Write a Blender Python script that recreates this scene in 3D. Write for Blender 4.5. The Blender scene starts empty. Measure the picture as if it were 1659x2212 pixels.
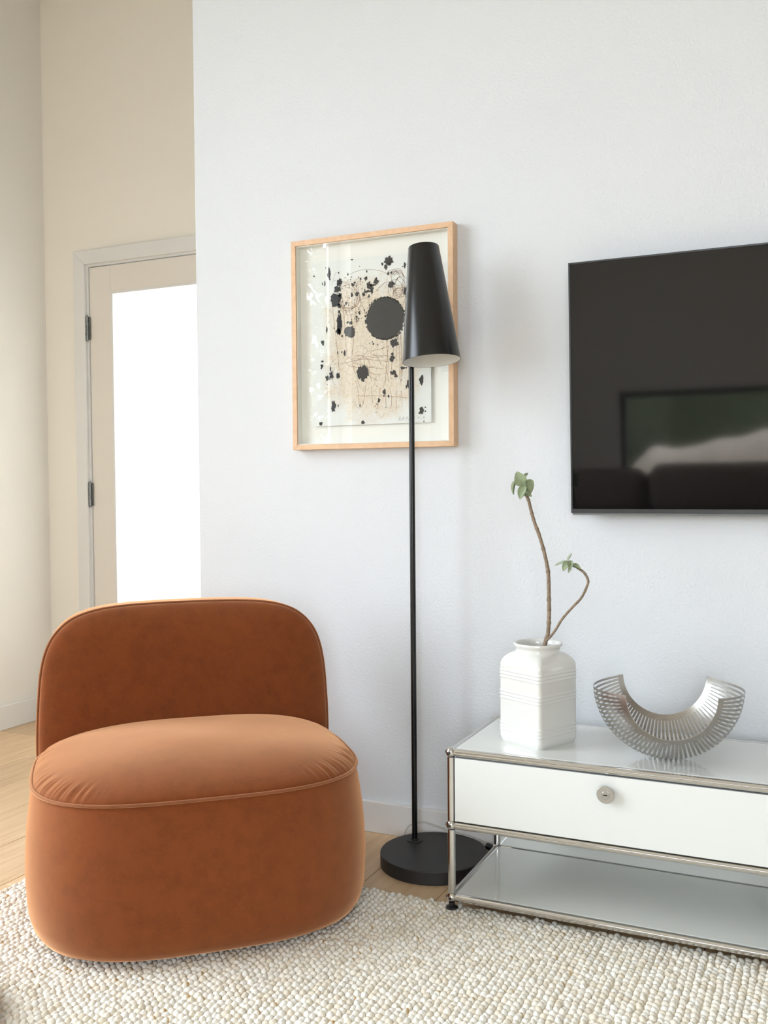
import bpy, bmesh, math, random
import numpy as np
from mathutils import Vector, Matrix, noise

scene = bpy.context.scene
COL = scene.collection
rnd = random.Random(7)

# ------------------------------------------------------------------ camera
cam_data = bpy.data.cameras.new('camera')
cam = bpy.data.objects.new('camera', cam_data)
COL.objects.link(cam)
cam_data.sensor_fit = 'HORIZONTAL'
cam_data.sensor_width = 36.0
cam_data.lens = 2099.5 * 36.0 / 1659.0
cam_data.clip_start = 0.05
_right = Vector((0.90668036, 0.42173788, -0.00823964))
_down = Vector((0.00521237, -0.03073375, -0.99951402))
_fwd = Vector((-0.42178615, 0.90619678, -0.03006395))
_m = Matrix((_right, -_down, -_fwd)).transposed().to_4x4()
_m.translation = Vector((0.83098, -2.15341, 1.03881))
cam.matrix_world = _m
scene.camera = cam

# ------------------------------------------------------------------ world, light, exposure
world = bpy.data.worlds.new('world')
scene.world = world
world.use_nodes = True
_bg = world.node_tree.nodes['Background']
_bg.inputs['Color'].default_value = (0.86, 0.94, 1.045, 1.0)
_bg.inputs['Strength'].default_value = 6.6
scene.view_settings.view_transform = 'Standard'
scene.view_settings.look = 'None'
scene.view_settings.gamma = 1.0
scene.view_settings.use_curve_mapping = False
scene.view_settings.exposure = 0.95
scene.cycles.use_denoising = True
scene.cycles.adaptive_threshold = 0.04
scene.cycles.max_bounces = 6
scene.cycles.diffuse_bounces = 4
scene.cycles.glossy_bounces = 3
scene.cycles.transparent_max_bounces = 6
scene.cycles.caustics_reflective = False
scene.cycles.caustics_refractive = False
scene.cycles.sample_clamp_indirect = 6.0


def portal(name, loc, rot, sx, sy):
    """Light portal in a window opening: guides daylight sampling, gives no light itself."""
    d = bpy.data.lights.new(name, 'AREA')
    d.shape = 'RECTANGLE'
    d.size = sx
    d.size_y = sy
    d.cycles.is_portal = True
    o = bpy.data.objects.new(name, d)
    COL.objects.link(o)
    o.location = loc
    o.rotation_euler = rot
    return o


# room dimensions (metres; TV wall faces -y, floor z = 0)
WY = 0.437            # TV wall plane
HY = 1.186            # door wall plane in the entry niche
LX = -2.39            # left wall plane
CX = -1.033           # free corner of the TV wall
RX = 3.6              # right wall
BY = -5.2             # wall behind the camera
CEIL = 3.25
# openings
WIN_L = (-3.42, -0.55, 0.25, 3.12)     # left wall: y0, y1, z0, z1
WIN_B = (0.9, 2.6, 0.25, 3.12)         # wall behind the camera: x0, x1, z0, z1
WIN_S = (-0.80, 0.62, 0.50, 1.30)       # low strip window behind the sofa

portal('portal_left', (LX - 0.10, (WIN_L[0] + WIN_L[1]) / 2, (WIN_L[2] + WIN_L[3]) / 2),
       (0, -math.pi / 2, 0), WIN_L[3] - WIN_L[2], WIN_L[1] - WIN_L[0])
portal('portal_rear', ((WIN_B[0] + WIN_B[1]) / 2, BY - 0.10, (WIN_B[2] + WIN_B[3]) / 2),
       (math.pi / 2, 0, 0), WIN_B[1] - WIN_B[0], WIN_B[3] - WIN_B[2])


# ------------------------------------------------------------------ materials
def lin(c):
    c /= 255.0
    return c / 12.92 if c <= 0.04045 else ((c + 0.055) / 1.055) ** 2.4


def rgb(r, g, b):
    return (lin(r), lin(g), lin(b), 1.0)


def newmat(name):
    m = bpy.data.materials.new(name)
    m.use_nodes = True
    nt = m.node_tree
    return m, nt, nt.nodes['Principled BSDF']


def N(nt, kind, **kw):
    n = nt.nodes.new(kind)
    for k, v in kw.items():
        if k in n.inputs:
            n.inputs[k].default_value = v
        else:
            setattr(n, k, v)
    return n


def coords(nt, scale=(1, 1, 1), which='Object'):
    tc = nt.nodes.new('ShaderNodeTexCoord')
    mp = nt.nodes.new('ShaderNodeMapping')
    mp.inputs['Scale'].default_value = scale
    nt.links.new(tc.outputs[which], mp.inputs['Vector'])
    return mp.outputs['Vector']


def ramp(nt, fac, stops):
    r = nt.nodes.new('ShaderNodeValToRGB')
    el = r.color_ramp.elements
    while len(el) < len(stops):
        el.new(0.5)
    for e, (p, c) in zip(el, stops):
        e.position = p
        e.color = c
    nt.links.new(fac, r.inputs['Fac'])
    return r.outputs['Color']


def add_bump(nt, bsdf, vec, scale, strength, dist=0.001, detail=3.0):
    n = N(nt, 'ShaderNodeTexNoise', Scale=scale, Detail=detail)
    nt.links.new(vec, n.inputs['Vector'])
    b = N(nt, 'ShaderNodeBump', Strength=strength, Distance=dist)
    nt.links.new(n.outputs['Fac'], b.inputs['Height'])
    nt.links.new(b.outputs['Normal'], bsdf.inputs['Normal'])


def simple(name, col, rough=0.5, metal=0.0, coat=0.0, var=0.0, vscale=30.0, bump=0.0, bscale=200.0, bdist=0.0005, spec=0.5):
    m, nt, b = newmat(name)
    b.inputs['Base Color'].default_value = col
    b.inputs['Roughness'].default_value = rough
    b.inputs['Metallic'].default_value = metal
    b.inputs['Coat Weight'].default_value = coat
    b.inputs['Coat Roughness'].default_value = 0.03
    b.inputs['Specular IOR Level'].default_value = spec
    vec = coords(nt)
    if var:
        n = N(nt, 'ShaderNodeTexNoise', Scale=vscale, Detail=4.0)
        nt.links.new(vec, n.inputs['Vector'])
        lo = tuple(x * (1 - var) for x in col[:3]) + (1,)
        hi = tuple(min(1, x * (1 + var)) for x in col[:3]) + (1,)
        nt.links.new(ramp(nt, n.outputs['Fac'], [(0.3, lo), (0.7, hi)]), b.inputs['Base Color'])
    if bump:
        add_bump(nt, b, vec, bscale, bump, bdist)
    return m


M = {}
M['wall'] = simple('wall_paint_white', rgb(218, 220, 222), 0.62, var=0.006, vscale=3, bump=0.8, bscale=140, bdist=0.0018)
M['hall'] = simple('hall_paint_warm_light_tint', rgb(246, 240, 228), 0.6, var=0.006, vscale=3, bump=0.2, bscale=170, bdist=0.0006)  # warm light of the entry niche put into the paint colour
M['leftwall'] = simple('side_wall_paint_warm_light_tint', rgb(236, 231, 222), 0.6, var=0.006, vscale=3, bump=0.2, bscale=170, bdist=0.0006)  # cream tint is warm light painted into the wall colour
M['taupewall'] = simple('far_wall_taupe_low_bounce', rgb(172, 162, 150), 0.7, var=0.01, vscale=3)  # made-up dark tone, cuts light bounced off the unseen right wall
M['trim'] = simple('trim_paint', rgb(232, 230, 226), 0.38, bump=0.05, bscale=60)
M['doorpaint'] = simple('door_paint', rgb(234, 227, 216), 0.42, bump=0.05, bscale=60)
M['ceiling'] = simple('ceiling_paint', rgb(238, 238, 236), 0.8, bump=0.1, bscale=120)
M['subfloor'] = simple('subfloor_dark', rgb(88, 66, 46), 0.9, var=0.1)
M['black'] = simple('black_satin_lacquer', rgb(12, 12, 12), 0.27, bump=0.06, bscale=900, bdist=0.0002)
M['blackbase'] = simple('black_powder_coat', rgb(40, 38, 37), 0.5, bump=0.2, bscale=1200, bdist=0.0003)
M['blackplastic'] = simple('black_plastic', rgb(20, 20, 21), 0.45, var=0.1)
M['shadelining'] = simple('shade_white_lining', rgb(236, 236, 232), 0.6, var=0.02)
M['chrome'] = simple('chrome', (0.70, 0.69, 0.675, 1), 0.09, 1.0, var=0.01, vscale=20)
M['chrome_edge'] = simple('chrome_screw_recess', (0.10, 0.10, 0.10, 1), 0.3, 1.0, var=0.1)
M['panel'] = simple('white_powder_coated_steel', rgb(224, 225, 220), 0.07, coat=0.5, var=0.004, vscale=4)
M['ceramic'] = simple('white_glazed_ceramic', rgb(224, 223, 218), 0.1, coat=0.7, var=0.012, vscale=12, bump=0.05, bscale=35, bdist=0.001)
M['brushed'] = simple('brushed_lock_steel', (0.55, 0.54, 0.52, 1), 0.32, 1.0, bump=0.1, bscale=600)
M['tvframe'] = simple('tv_bezel_grey', rgb(74, 75, 76), 0.38, 0.6, var=0.04)
M['tvscreen'] = simple('tv_screen_black', rgb(16, 15, 15), 0.045, spec=0.6)
M['tvlip'] = simple('tv_lower_lip', rgb(150, 152, 150), 0.3, 0.6, var=0.04)
M['hinge'] = simple('hinge_nickel', (0.22, 0.22, 0.21, 1), 0.32, 1.0, var=0.08)
M['matboard'] = simple('mat_board_cream', rgb(250, 247, 240), 0.85, bump=0.15, bscale=500)
M['ink'] = simple('black_print_ink', rgb(44, 42, 42), 0.7, var=0.08, vscale=40)
M['line'] = simple('brown_etched_line', rgb(150, 112, 82), 0.8, var=0.1, vscale=60)
M['pencil'] = simple('grey_pencil', rgb(170, 168, 164), 0.8, var=0.1, vscale=80)
M['sofa'] = simple('cream_linen', rgb(232, 222, 206), 0.9, var=0.05, bump=0.3, bscale=500)
M['sofadark'] = simple('taupe_linen', rgb(120, 108, 98), 0.9, var=0.06, bump=0.3, bscale=500)
M['gardenwall'] = simple('pale_garden_stone', rgb(226, 208, 190), 0.9, var=0.08, vscale=3)
M['ground'] = simple('outdoor_paving', rgb(150, 148, 140), 0.9, var=0.1, vscale=2)
M['bark'] = simple('tree_bark', rgb(88, 70, 56), 0.9, var=0.2, vscale=8, bump=0.6, bscale=30, bdist=0.01)
M['needle'] = simple('tree_foliage', rgb(78, 88, 62), 0.8, var=0.25, vscale=1.5)
M['winframe'] = simple('window_frame_dark', rgb(58, 58, 58), 0.5, var=0.05)
M['cord'] = simple('clear_pvc_cord', rgb(205, 200, 192), 0.25, var=0.05)
M['rugbase'] = simple('rug_backing', rgb(230, 217, 194), 0.95, var=0.1, vscale=120, bump=0.5, bscale=160, bdist=0.003)


def mat_wood_floor():
    m, nt, b = newmat('oak_floor')
    tc = nt.nodes.new('ShaderNodeTexCoord')
    oi = nt.nodes.new('ShaderNodeObjectInfo')
    add = N(nt, 'ShaderNodeVectorMath', operation='ADD')
    sc = N(nt, 'ShaderNodeVectorMath', operation='SCALE')
    comb = nt.nodes.new('ShaderNodeCombineXYZ')
    nt.links.new(oi.outputs['Random'], comb.inputs['X'])
    nt.links.new(oi.outputs['Random'], comb.inputs['Y'])
    sc.inputs['Scale'].default_value = 17.0
    nt.links.new(comb.outputs['Vector'], sc.inputs[0])
    nt.links.new(tc.outputs['Object'], add.inputs[0])
    nt.links.new(sc.outputs['Vector'], add.inputs[1])
    mp = nt.nodes.new('ShaderNodeMapping')
    mp.inputs['Scale'].default_value = (26, 1.6, 1)
    nt.links.new(add.outputs['Vector'], mp.inputs['Vector'])
    n = N(nt, 'ShaderNodeTexNoise', Scale=2.2, Detail=8.0, Roughness=0.62, Distortion=0.6)
    nt.links.new(mp.outputs['Vector'], n.inputs['Vector'])
    grain = ramp(nt, n.outputs['Fac'], [(0.28, rgb(208, 172, 132)), (0.5, rgb(223, 190, 149)), (0.74, rgb(232, 202, 164))])
    hsv = nt.nodes.new('ShaderNodeHueSaturation')
    mr = N(nt, 'ShaderNodeMapRange')
    mr.inputs['To Min'].default_value = 0.90
    mr.inputs['To Max'].default_value = 1.08
    nt.links.new(oi.outputs['Random'], mr.inputs['Value'])
    nt.links.new(mr.outputs['Result'], hsv.inputs['Value'])
    nt.links.new(grain, hsv.inputs['Color'])
    nt.links.new(hsv.outputs['Color'], b.inputs['Base Color'])
    b.inputs['Roughness'].default_value = 0.42
    bp = N(nt, 'ShaderNodeBump', Strength=0.12, Distance=0.0008)
    nt.links.new(n.outputs['Fac'], bp.inputs['Height'])
    nt.links.new(bp.outputs['Normal'], b.inputs['Normal'])
    return m


def mat_frame_wood():
    m, nt, b = newmat('pale_maple_frame')
    vec = coords(nt, (14, 120, 14))
    n = N(nt, 'ShaderNodeTexNoise', Scale=3.0, Detail=6.0)
    nt.links.new(vec, n.inputs['Vector'])
    nt.links.new(ramp(nt, n.outputs['Fac'], [(0.3, rgb(218, 178, 140)), (0.7, rgb(230, 194, 158))]), b.inputs['Base Color'])
    b.inputs['Roughness'].default_value = 0.5
    return m


def mat_velvet(name, c0, c1, sheen=(0.31, 0.18, 0.10, 1)):
    m, nt, b = newmat(name)
    vec = coords(nt)
    n1 = N(nt, 'ShaderNodeTexNoise', Scale=22.0, Detail=5.0, Roughness=0.7)
    nt.links.new(vec, n1.inputs['Vector'])
    vec2 = coords(nt, (90, 90, 420))
    n2 = N(nt, 'ShaderNodeTexNoise', Scale=2.0, Detail=4.0, Roughness=0.7)
    nt.links.new(vec2, n2.inputs['Vector'])
    mixf = N(nt, 'ShaderNodeMath', operation='MULTIPLY_ADD')
    nt.links.new(n2.outputs['Fac'], mixf.inputs[0])
    mixf.inputs[1].default_value = 0.8
    nt.links.new(n1.outputs['Fac'], mixf.inputs[2])
    nt.links.new(ramp(nt, mixf.outputs[0], [(0.45, c0), (1.35, c1)]), b.inputs['Base Color'])
    b.inputs['Roughness'].default_value = 0.95
    b.inputs['Specular IOR Level'].default_value = 0.15
    b.inputs['Sheen Weight'].default_value = 1.0
    b.inputs['Sheen Roughness'].default_value = 0.38
    b.inputs['Sheen Tint'].default_value = rgb(255, 196, 148)
    add_bump(nt, b, vec, 650.0, 0.35, 0.0006, 2.0)
    # raised pile catches light at grazing angles
    sh = nt.nodes.new('ShaderNodeBsdfSheen')
    sh.inputs['Color'].default_value = sheen
    sh.inputs['Roughness'].default_value = 0.7
    ad = nt.nodes.new('ShaderNodeAddShader')
    nt.links.new(b.outputs[0], ad.inputs[0])
    nt.links.new(sh.outputs[0], ad.inputs[1])
    nt.links.new(ad.outputs[0], nt.nodes['Material Output'].inputs['Surface'])
    return m


def mat_thin_glass(name, refl=1.0):
    m = bpy.data.materials.new(name)
    m.use_nodes = True
    nt = m.node_tree
    nt.nodes.clear()
    out = nt.nodes.new('ShaderNodeOutputMaterial')
    mix = nt.nodes.new('ShaderNodeMixShader')
    tr = N(nt, 'ShaderNodeBsdfTransparent', Color=(0.985, 0.99, 0.985, 1))
    gl = N(nt, 'ShaderNodeBsdfGlossy', Color=(1, 1, 1, 1), Roughness=0.0)
    lw = N(nt, 'ShaderNodeLayerWeight', Blend=0.5)
    pw5 = N(nt, 'ShaderNodeMath', operation='POWER')
    pw5.inputs[1].default_value = 5.0
    nt.links.new(lw.outputs['Facing'], pw5.inputs[0])
    mul = N(nt, 'ShaderNodeMath', operation='MULTIPLY_ADD')
    mul.inputs[1].default_value = 0.9
    mul.inputs[2].default_value = 0.04 * refl
    nt.links.new(pw5.outputs[0], mul.inputs[0])
    nt.links.new(mul.outputs[0], mix.inputs['Fac'])
    nt.links.new(tr.outputs[0], mix.inputs[1])
    nt.links.new(gl.outputs[0], mix.inputs[2])
    nt.links.new(mix.outputs[0], out.inputs['Surface'])
    return m


def mat_frosted():
    m = bpy.data.materials.new('frosted_glass')
    m.use_nodes = True
    nt = m.node_tree
    nt.nodes.clear()
    out = nt.nodes.new('ShaderNodeOutputMaterial')
    add = nt.nodes.new('ShaderNodeAddShader')
    tl = N(nt, 'ShaderNodeBsdfTranslucent', Color=(0.62, 0.60, 0.565, 1))
    df = N(nt, 'ShaderNodeBsdfDiffuse', Color=(0.25, 0.26, 0.25, 1))
    nt.links.new(tl.outputs[0], add.inputs[0])
    nt.links.new(df.outputs[0], add.inputs[1])
    nt.links.new(add.outputs[0], out.inputs['Surface'])
    return m


def mat_steel():
    m, nt, b = newmat('brushed_stainless')
    vec = coords(nt, (60, 900, 60))
    n = N(nt, 'ShaderNodeTexNoise', Scale=1.5, Detail=3.0)
    nt.links.new(vec, n.inputs['Vector'])
    nt.links.new(ramp(nt, n.outputs['Fac'], [(0.3, (0.36, 0.34, 0.31, 1)), (0.7, (0.50, 0.475, 0.44, 1))]), b.inputs['Base Color'])
    b.inputs['Metallic'].default_value = 1.0
    b.inputs['Roughness'].default_value = 0.3
    return m


def mat_attr(name, attr, rough=0.9, bump=0.0, bscale=400, bdist=0.001):
    m, nt, b = newmat(name)
    a = nt.nodes.new('ShaderNodeAttribute')
    a.attribute_name = attr
    vec = coords(nt)
    n = N(nt, 'ShaderNodeTexNoise', Scale=bscale * 0.6, Detail=3.0)
    nt.links.new(vec, n.inputs['Vector'])
    r = ramp(nt, n.outputs['Fac'], [(0.25, (0.86, 0.84, 0.80, 1)), (0.7, (1, 1, 1, 1))])
    mx = N(nt, 'ShaderNodeMix', data_type='RGBA', blend_type='MULTIPLY')
    mx.inputs['Factor'].default_value = 1.0
    nt.links.new(a.outputs['Color'], mx.inputs['A'])
    nt.links.new(r, mx.inputs['B'])
    nt.links.new(mx.outputs['Result'], b.inputs['Base Color'])
    b.inputs['Roughness'].default_value = rough
    b.inputs['Specular IOR Level'].default_value = 0.2
    if bump:
        add_bump(nt, b, vec, bscale, bump, bdist)
    return m


def mat_paper():
    """White sheet with an irregular warm tan wash printed over its middle."""
    m, nt, b = newmat('print_paper')
    tc = nt.nodes.new('ShaderNodeTexCoord')
    n1 = N(nt, 'ShaderNodeTexNoise', Scale=16.0, Detail=6.0, Roughness=0.65)
    nt.links.new(tc.outputs['Object'], n1.inputs['Vector'])
    mp = nt.nodes.new('ShaderNodeMapping')
    mp.inputs['Location'].default_value = (0.0, 0, 0.1)
    mp.inputs['Scale'].default_value = (1 / 0.168, 0, 1 / 0.232)
    nt.links.new(tc.outputs['Object'], mp.inputs['Vector'])
    sep = nt.nodes.new('ShaderNodeSeparateXYZ')
    nt.links.new(mp.outputs['Vector'], sep.inputs[0])

    def p4(sock):
        a = N(nt, 'ShaderNodeMath', operation='ABSOLUTE')
        nt.links.new(sock, a.inputs[0])
        p = N(nt, 'ShaderNodeMath', operation='POWER')
        nt.links.new(a.outputs[0], p.inputs[0])
        p.inputs[1].default_value = 3.2
        return p.outputs[0]
    s = N(nt, 'ShaderNodeMath', operation='ADD')
    nt.links.new(p4(sep.outputs['X']), s.inputs[0])
    nt.links.new(p4(sep.outputs['Z']), s.inputs[1])
    s2 = N(nt, 'ShaderNodeMath', operation='MULTIPLY_ADD')
    nt.links.new(n1.outputs['Fac'], s2.inputs[0])
    s2.inputs[1].default_value = 2.2
    nt.links.new(s.outputs[0], s2.inputs[2])
    msk = ramp(nt, s2.outputs[0], [(0.0, (1, 1, 1, 1)), (0.66, (1, 1, 1, 1)), (1.0, (0, 0, 0, 1))])
    sc = N(nt, 'ShaderNodeMath', operation='MULTIPLY')
    sc.inputs[1].default_value = 0.5
    nt.links.new(s2.outputs[0], sc.inputs[0])
    msk.node.inputs['Fac'].links[0].from_node
    nt.links.new(sc.outputs[0], msk.node.inputs['Fac'])
    n2 = N(nt, 'ShaderNodeTexNoise', Scale=110.0, Detail=5.0, Roughness=0.75)
    nt.links.new(tc.outputs['Object'], n2.inputs['Vector'])
    tan = ramp(nt, n2.outputs['Fac'], [(0.33, rgb(208, 184, 155)), (0.47, rgb(233, 217, 196)), (0.7, rgb(241, 229, 213))])
    mx = N(nt, 'ShaderNodeMix', data_type='RGBA')
    nt.links.new(msk, mx.inputs['Factor'])
    mx.inputs['A'].default_value = rgb(243, 243, 239)
    nt.links.new(tan, mx.inputs['B'])
    nt.links.new(mx.outputs['Result'], b.inputs['Base Color'])
    b.inputs['Roughness'].default_value = 0.85
    return m


M['floor'] = mat_wood_floor()
M['frame'] = mat_frame_wood()
M['velvet'] = mat_velvet('rust_velvet', rgb(95, 41, 14), rgb(121, 58, 21))
M['velvet_pipe'] = mat_velvet('rust_velvet_piping', rgb(100, 54, 32), rgb(130, 76, 48))
M['glass'] = mat_thin_glass('picture_glass')
M['winglass'] = mat_thin_glass('window_glass', 0.8)
M['frosted'] = mat_frosted()
M['steel'] = mat_steel()
M['loop'] = mat_attr('rug_wool', 'tint', 0.95, 0.5, 500, 0.0012)
M['fur'] = mat_attr('grey_fur', 'tint', 0.9)
M['stem'] = simple('plant_stem_bark', rgb(138, 120, 100), 0.8, var=0.3, vscale=160, bump=0.7, bscale=220, bdist=0.002)
M['leaf'] = simple('leaf_green', rgb(146, 158, 124), 0.5, var=0.22, vscale=45, bump=0.2, bscale=150)
M['leafdry'] = simple('leaf_pale_green', rgb(168, 178, 152), 0.6, var=0.25, vscale=45, bump=0.2, bscale=150)
M['paper'] = mat_paper()


# ------------------------------------------------------------------ mesh helpers
def link(name, me, mat, parent=None, loc=None):
    o = bpy.data.objects.new(name, me)
    COL.objects.link(o)
    if mat is not None and not me.materials:
        me.materials.append(mat)
    if parent is not None:
        o.parent = parent
    if loc is not None:
        o.location = loc
    return o


def finish(bm, name, mat, parent=None, smooth=40.0, loc=None):
    me = bpy.data.meshes.new(name)
    bmesh.ops.recalc_face_normals(bm, faces=bm.faces[:])
    bm.to_mesh(me)
    bm.free()
    if smooth:
        me.shade_smooth()
        me.set_sharp_from_angle(angle=math.radians(smooth))
    return link(name, me, mat, parent, loc)


def box(bm, lo, hi, bev=0.0, seg=2):
    r = bmesh.ops.create_cube(bm, size=1.0)
    vs = r['verts']
    lo, hi = Vector(lo), Vector(hi)
    c, s = (lo + hi) / 2, hi - lo
    for v in vs:
        v.co = Vector((v.co.x * s.x, v.co.y * s.y, v.co.z * s.z)) + c
    if bev:
        es = list({e for v in vs for e in v.link_edges})
        bmesh.ops.bevel(bm, geom=es, offset=bev, segments=seg, profile=0.5, affect='EDGES')
    return vs


def boxo(name, lo, hi, mat, parent=None, bev=0.0, seg=2):
    bm = bmesh.new()
    box(bm, lo, hi, bev, seg)
    return finish(bm, name, mat, parent, smooth=32.0 if bev > 0.02 else 10.0)


def frame_of(d):
    d = Vector(d).normalized()
    a = Vector((0, 0, 1)) if abs(d.z) < 0.9 else Vector((1, 0, 0))
    e1 = d.cross(a).normalized()
    return e1, d.cross(e1).normalized(), d


def loft(bm, rings, closed=True, cap0=True, cap1=True):
    """rings: lists of equally many points."""
    vv = [[bm.verts.new(p) for p in r] for r in rings]
    n = len(rings[0])
    for a, b in zip(vv, vv[1:]):
        for i in range(n if closed else n - 1):
            j = (i + 1) % n
            bm.faces.new((a[i], a[j], b[j], b[i]))
    if closed and cap0:
        bm.faces.new(vv[0][::-1])
    if closed and cap1:
        bm.faces.new(vv[-1])
    return vv


def tube(bm, p0, p1, r, seg=20, r1=None):
    p0, p1 = Vector(p0), Vector(p1)
    e1, e2, _ = frame_of(p1 - p0)
    ring = lambda c, rr: [c + rr * (math.cos(2 * math.pi * k / seg) * e1 + math.sin(2 * math.pi * k / seg) * e2) for k in range(seg)]
    loft(bm, [ring(p0, r), ring(p1, r if r1 is None else r1)])


def sweep(bm, pts, rad, seg=8, closed=False):
    """Tube along a polyline; rad is a number or one radius per point."""
    pts = [Vector(p) for p in pts]
    n = len(pts)
    rads = rad if isinstance(rad, (list, tuple)) else [rad] * n
    rings = []
    prev = None
    for i, p in enumerate(pts):
        if closed:
            t = pts[(i + 1) % n] - pts[i - 1]
        else:
            t = pts[min(i + 1, n - 1)] - pts[max(i - 1, 0)]
        t.normalize()
        if prev is None:
            e1, e2, _ = frame_of(t)
        else:
            e1 = (prev - t * prev.dot(t)).normalized()
            e2 = t.cross(e1)
        prev = e1
        rings.append([p + rads[i] * (math.cos(2 * math.pi * k / seg) * e1 + math.sin(2 * math.pi * k / seg) * e2) for k in range(seg)])
    if closed:
        rings.append(rings[0])
        vv = [[bm.verts.new(q) for q in r] for r in rings[:-1]]
        for i in range(n):
            a, b = vv[i], vv[(i + 1) % n]
            for k in range(seg):
                j = (k + 1) % seg
                bm.faces.new((a[k], a[j], b[j], b[k]))
    else:
        loft(bm, rings)


def smooth_path(pts, n=8):
    """Catmull-Rom through the points."""
    pts = [Vector(p) for p in pts]
    out = []
    for i in range(len(pts) - 1):
        p0, p1, p2, p3 = pts[max(i - 1, 0)], pts[i], pts[i + 1], pts[min(i + 2, len(pts) - 1)]
        for k in range(n):
            t = k / n
            out.append(0.5 * ((2 * p1) + (p2 - p0) * t + (2 * p0 - 5 * p1 + 4 * p2 - p3) * t * t + (3 * p1 - p0 - 3 * p2 + p3) * t ** 3))
    out.append(pts[-1])
    return out


def lathe(bm, prof, seg=48, mat=None):
    """prof: (r, z) pairs around local z; mat: optional Matrix."""
    rings = []
    for r, z in prof:
        ring = [Vector((max(r, 1e-5) * math.cos(2 * math.pi * k / seg), max(r, 1e-5) * math.sin(2 * math.pi * k / seg), z)) for k in range(seg)]
        if mat is not None:
            ring = [mat @ p for p in ring]
        rings.append(ring)
    loft(bm, rings)


def align_z(d, loc):
    e1, e2, d = frame_of(d)
    m = Matrix((e1, e2, d)).transposed().to_4x4()
    m.translation = Vector(loc)
    return m


def ball(bm, c, r, seg=20, rings=12):
    lathe(bm, [(r * math.sin(math.pi * k / rings), -r * math.cos(math.pi * k / rings)) for k in range(rings + 1)], seg, Matrix.Translation(Vector(c)))


def thing(name, label, cat, loc=(0, 0, 0), rz=0.0, group=None):
    o = bpy.data.objects.new(name, None)
    COL.objects.link(o)
    o.empty_display_size = 0.05
    o.location = loc
    o.rotation_euler = (0, 0, rz)
    o['label'] = label
    o['category'] = cat
    if group:
        o['group'] = group
    return o


def tag(o, label, cat, group=None):
    o['label'] = label
    o['category'] = cat
    if group:
        o['group'] = group
    return o


def struct(o, label=None):
    o['kind'] = 'structure'
    if label:
        o['label'] = label
    return o


def raw(name, verts, faces, mat, parent=None, smooth=True):
    me = bpy.data.meshes.new(name)
    me.from_pydata([tuple(v) for v in verts], [], [tuple(f) for f in faces])
    me.update()
    if smooth:
        me.shade_smooth()
    return link(name, me, mat, parent)


# ------------------------------------------------------------------ room shell
def boxes(name, lst, mat, label=None, bev=0.0):
    bm = bmesh.new()
    for lo, hi in lst:
        box(bm, lo, hi, bev)
    return struct(finish(bm, name, mat, smooth=10.0), label)


boxes('wall_back', [((CX, WY, 0), (RX, HY + 0.14, CEIL))], M['wall'], 'white lightly textured wall behind the television', bev=0.004)
D0, D1, DT = -2.142, -1.235, 1.992     # door slab
J = 0.016                              # jamb around the slab
boxes('wall_entry', [((LX - 0.2, HY, 0), (D0 - J, HY + 0.14, CEIL)), ((D1 + J, HY, 0), (CX + 0.02, HY + 0.14, CEIL)),
                     ((D0 - J, HY, DT + J), (D1 + J, HY + 0.14, CEIL))], M['hall'], 'wall around the glazed door, warm light tinted into its paint')
y0, y1, z0, z1 = WIN_L
boxes('wall_left', [((LX - 0.2, y1, 0), (LX, HY, CEIL)), ((LX - 0.2, BY, 0), (LX, y0, CEIL)),
                    ((LX - 0.2, y0, 0), (LX, y1, z0)), ((LX - 0.2, y0, z1), (LX, y1, CEIL))], M['leftwall'], 'side wall left of the entry, warm light tinted into its paint')
x0, x1, zb0, zb1 = WIN_B
xs0, xs1, zs0, zs1 = WIN_S
boxes('wall_front', [((LX - 0.2, BY - 0.2, 0), (xs0, BY, CEIL)), ((xs1, BY - 0.2, 0), (x0, BY, CEIL)), ((xs0, BY - 0.2, 0), (xs1, BY, zs0)), ((xs0, BY - 0.2, zs1), (xs1, BY, CEIL)), ((x1, BY - 0.2, 0), (RX + 0.2, BY, CEIL)),
                     ((x0, BY - 0.2, 0), (x1, BY, zb0)), ((x0, BY - 0.2, zb1), (x1, BY, CEIL))], M['leftwall'])
boxes('wall_right', [((RX, BY, 0), (RX + 0.2, HY + 0.14, CEIL))], M['taupewall'])
boxes('ceiling', [((LX - 0.2, BY - 0.2, CEIL), (RX + 0.2, HY + 0.14, CEIL + 0.15))], M['ceiling'])

# windows outside the frame (they light the room)
def window(name, axis, plane, a0, a1, z0, z1, splits, transom):
    w = bpy.data.objects.new(name, None)
    COL.objects.link(w)
    struct(w)
    fw, fd = 0.05, 0.07
    def bx(n, u0, u1, v0, v1, m, t=fd):
        if axis == 'x':
            return boxo(n, (plane - t / 2, u0, v0), (plane + t / 2, u1, v1), m, w)
        return boxo(n, (u0, plane - t / 2, v0), (u1, plane + t / 2, v1), m, w)
    bx('sill_rail', a0, a1, z0, z0 + fw, M['winframe'])
    bx('head_rail', a0, a1, z1 - fw, z1, M['winframe'])
    us = [a0] + splits + [a1]
    for u in us:
        c = min(max(u, a0 + fw / 2), a1 - fw / 2)
        bx('mullion', c - fw / 2, c + fw / 2, z0 + fw, z1 - fw, M['winframe'])
    if transom:
        for u, v in zip(us, us[1:]):
            bx('transom', u + fw / 2, v - fw / 2, transom - 0.02, transom + 0.02, M['winframe'])
    for u, v in zip(us, us[1:]):
        bx('pane', u + fw / 2, v - fw / 2, z0 + fw, z1 - fw, M['winglass'], 0.0006)
    return w


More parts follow.
